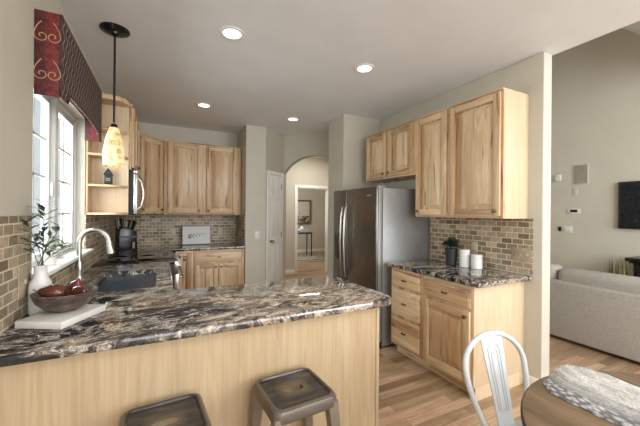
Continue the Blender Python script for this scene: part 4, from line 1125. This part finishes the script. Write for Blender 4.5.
MB().box(LX - .057, LX - .0545, .995, 2.135, 1.265, 1.885).build('screen', M['tv'], root)
MB().box(LX - .016, LX, 1.4, 1.7, 1.42, 1.7).build('wall_bracket', M['black_matte'], root)
root = thing('media_console', 'black console cabinet below the television behind the sofa', 'console', (5.85, 1.4, 0))
MB().box(5.66, LX - .02, .75, 1.87, .06, .80, .004).build('body', M['black'], root)
MB().box(5.60, LX - .015, .68, 1.94, .80, .85, .012, 3).build('top', M['black'], root)
MB().box(5.63, LX - .018, .71, 1.91, .775, .80, .01, 3).build('molding', M['black'], root)
MB().box(5.64, LX - .02, .73, 1.89, 0, .06).build('plinth', M['black'], root)
for y in (.79, 1.33): MB().box(5.645, 5.66, y, y + .5, .12, .72, .006).build('door', M['black_matte'], root)
root = thing('grass_plant', 'spiky straw-green grass plant between sofa and black console', 'plant', (5.42, 1.93, 0))
MB().lathe([(.09, 0), (.10, .01), (.13, .32), (.125, .33), (.11, .30), (0, .29)], (5.42, 1.93, 0), 24).build('pot', M['pot_dark'], root)
lm = MB(); rr = random.Random(3)
for k in range(90):
    a = rr.random() * 2 * pi; l = rr.uniform(.36, .60); sp = rr.uniform(.02, .17)
    b0 = Vector((5.42 + cos(a) * .05, 1.93 + sin(a) * .05, .29)); d = Vector((cos(a) * sp, sin(a) * sp, l))
    lm.leaf(b0, d.normalized(), (cos(a), sin(a), .01), d.length, .012, .12)
lm.build('blades', M['grass'], root)

# ------------------------------------------------------------------ dining room beyond the arch
def console():
    x0, x1, y0, y1, zt = 3.62, 4.36, 9.25, 9.65, .79
    root = thing('console_table', 'slim dark metal console table in the room beyond the arch', 'table', ((x0 + x1) / 2, (y0 + y1) / 2, 0))
    MB().box(x0, x1, y0, y1, zt - .03, zt, .004).build('tabletop', plain('console_top', (120, 118, 116), 0.3), root)
    for x in (x0 + .02, x1 - .02):
        for y in (y0 + .02, y1 - .02): MB().box(x - .014, x + .014, y - .014, y + .014, .012, zt - .03).build('leg', M['black_matte'], root)
    mb = MB()
    for y in (y0 + .02, y1 - .02): mb.box(x0 + .034, x1 - .034, y - .01, y + .01, zt - .055, zt - .031)
    mb.build('apron', M['black_matte'], root)
    bks = [(.30, .22, .05, (86, 104, 122), 'blue-grey book at the bottom of the console stack'), (.27, .20, .045, (206, 204, 198), 'white book in the middle of the console stack')]
    z = zt + .0005
    for w_, d_, h_, c, lab in bks:
        cx, cy = 4.10, 9.42
        r = thing('book', lab, 'book', (cx, cy, z), 'books on the console table')
        MB().box(cx - w_ / 2, cx + w_ / 2, cy - d_ / 2, cy + d_ / 2, z, z + h_, .004).build('cover', plain('book_cover', c, .5), r)
        MB().box(cx - w_ / 2 + .006, cx + w_ / 2 + .0005, cy - d_ / 2 - .0006, cy + d_ / 2 - .006, z + .006, z + h_ - .006).build('pages', M['paper'], r)
        z += h_ + .0005
    o = MB().lathe([(0, 0), (.06, 0), (.075, .02), (.06, .06), (.03, .085), (.02, .10), (0, .102)], (4.08, 9.42, z), 20).build('decor_jar', M['white_cer']); tag(o, 'white rounded jar on top of the console book stack', 'jar')
    o = MB().box(3.05, 4.70, 8.5, 9.9, 0.0, .012, .004).build('area_rug', M['rug']); tag(o, 'grey patterned area rug under the console table', 'rug')
    r = thing('framed_mirror', 'brown framed mirror picture on the wall above the console table', 'picture', (4.45, 10.29, 1.42))
    mb = MB(); a, b, c, d = 4.10, 4.78, 1.0, 1.88
    M['frame_brown'] = plain('brown_frame', (120, 96, 66), .4)
    mb.box(a, b, 10.262, 10.299, c, c + .06, .006); mb.box(a, b, 10.262, 10.299, d - .06, d, .006); mb.box(a, a + .06, 10.262, 10.299, c + .06, d - .06, .006); mb.box(b - .06, b, 10.262, 10.299, c + .06, d - .06, .006)
    mb.build('frame', M['frame_brown'], r)
    MB().box(a + .06, b - .06, 10.28, 10.295, 1.30, d - .06).build('upper_glass', plain('pale_glass', (206, 200, 188), .15), r)
    MB().box(a + .06, b - .06, 10.278, 10.295, c + .06, 1.30).build('art_panel', M['landscape'], r)
console()
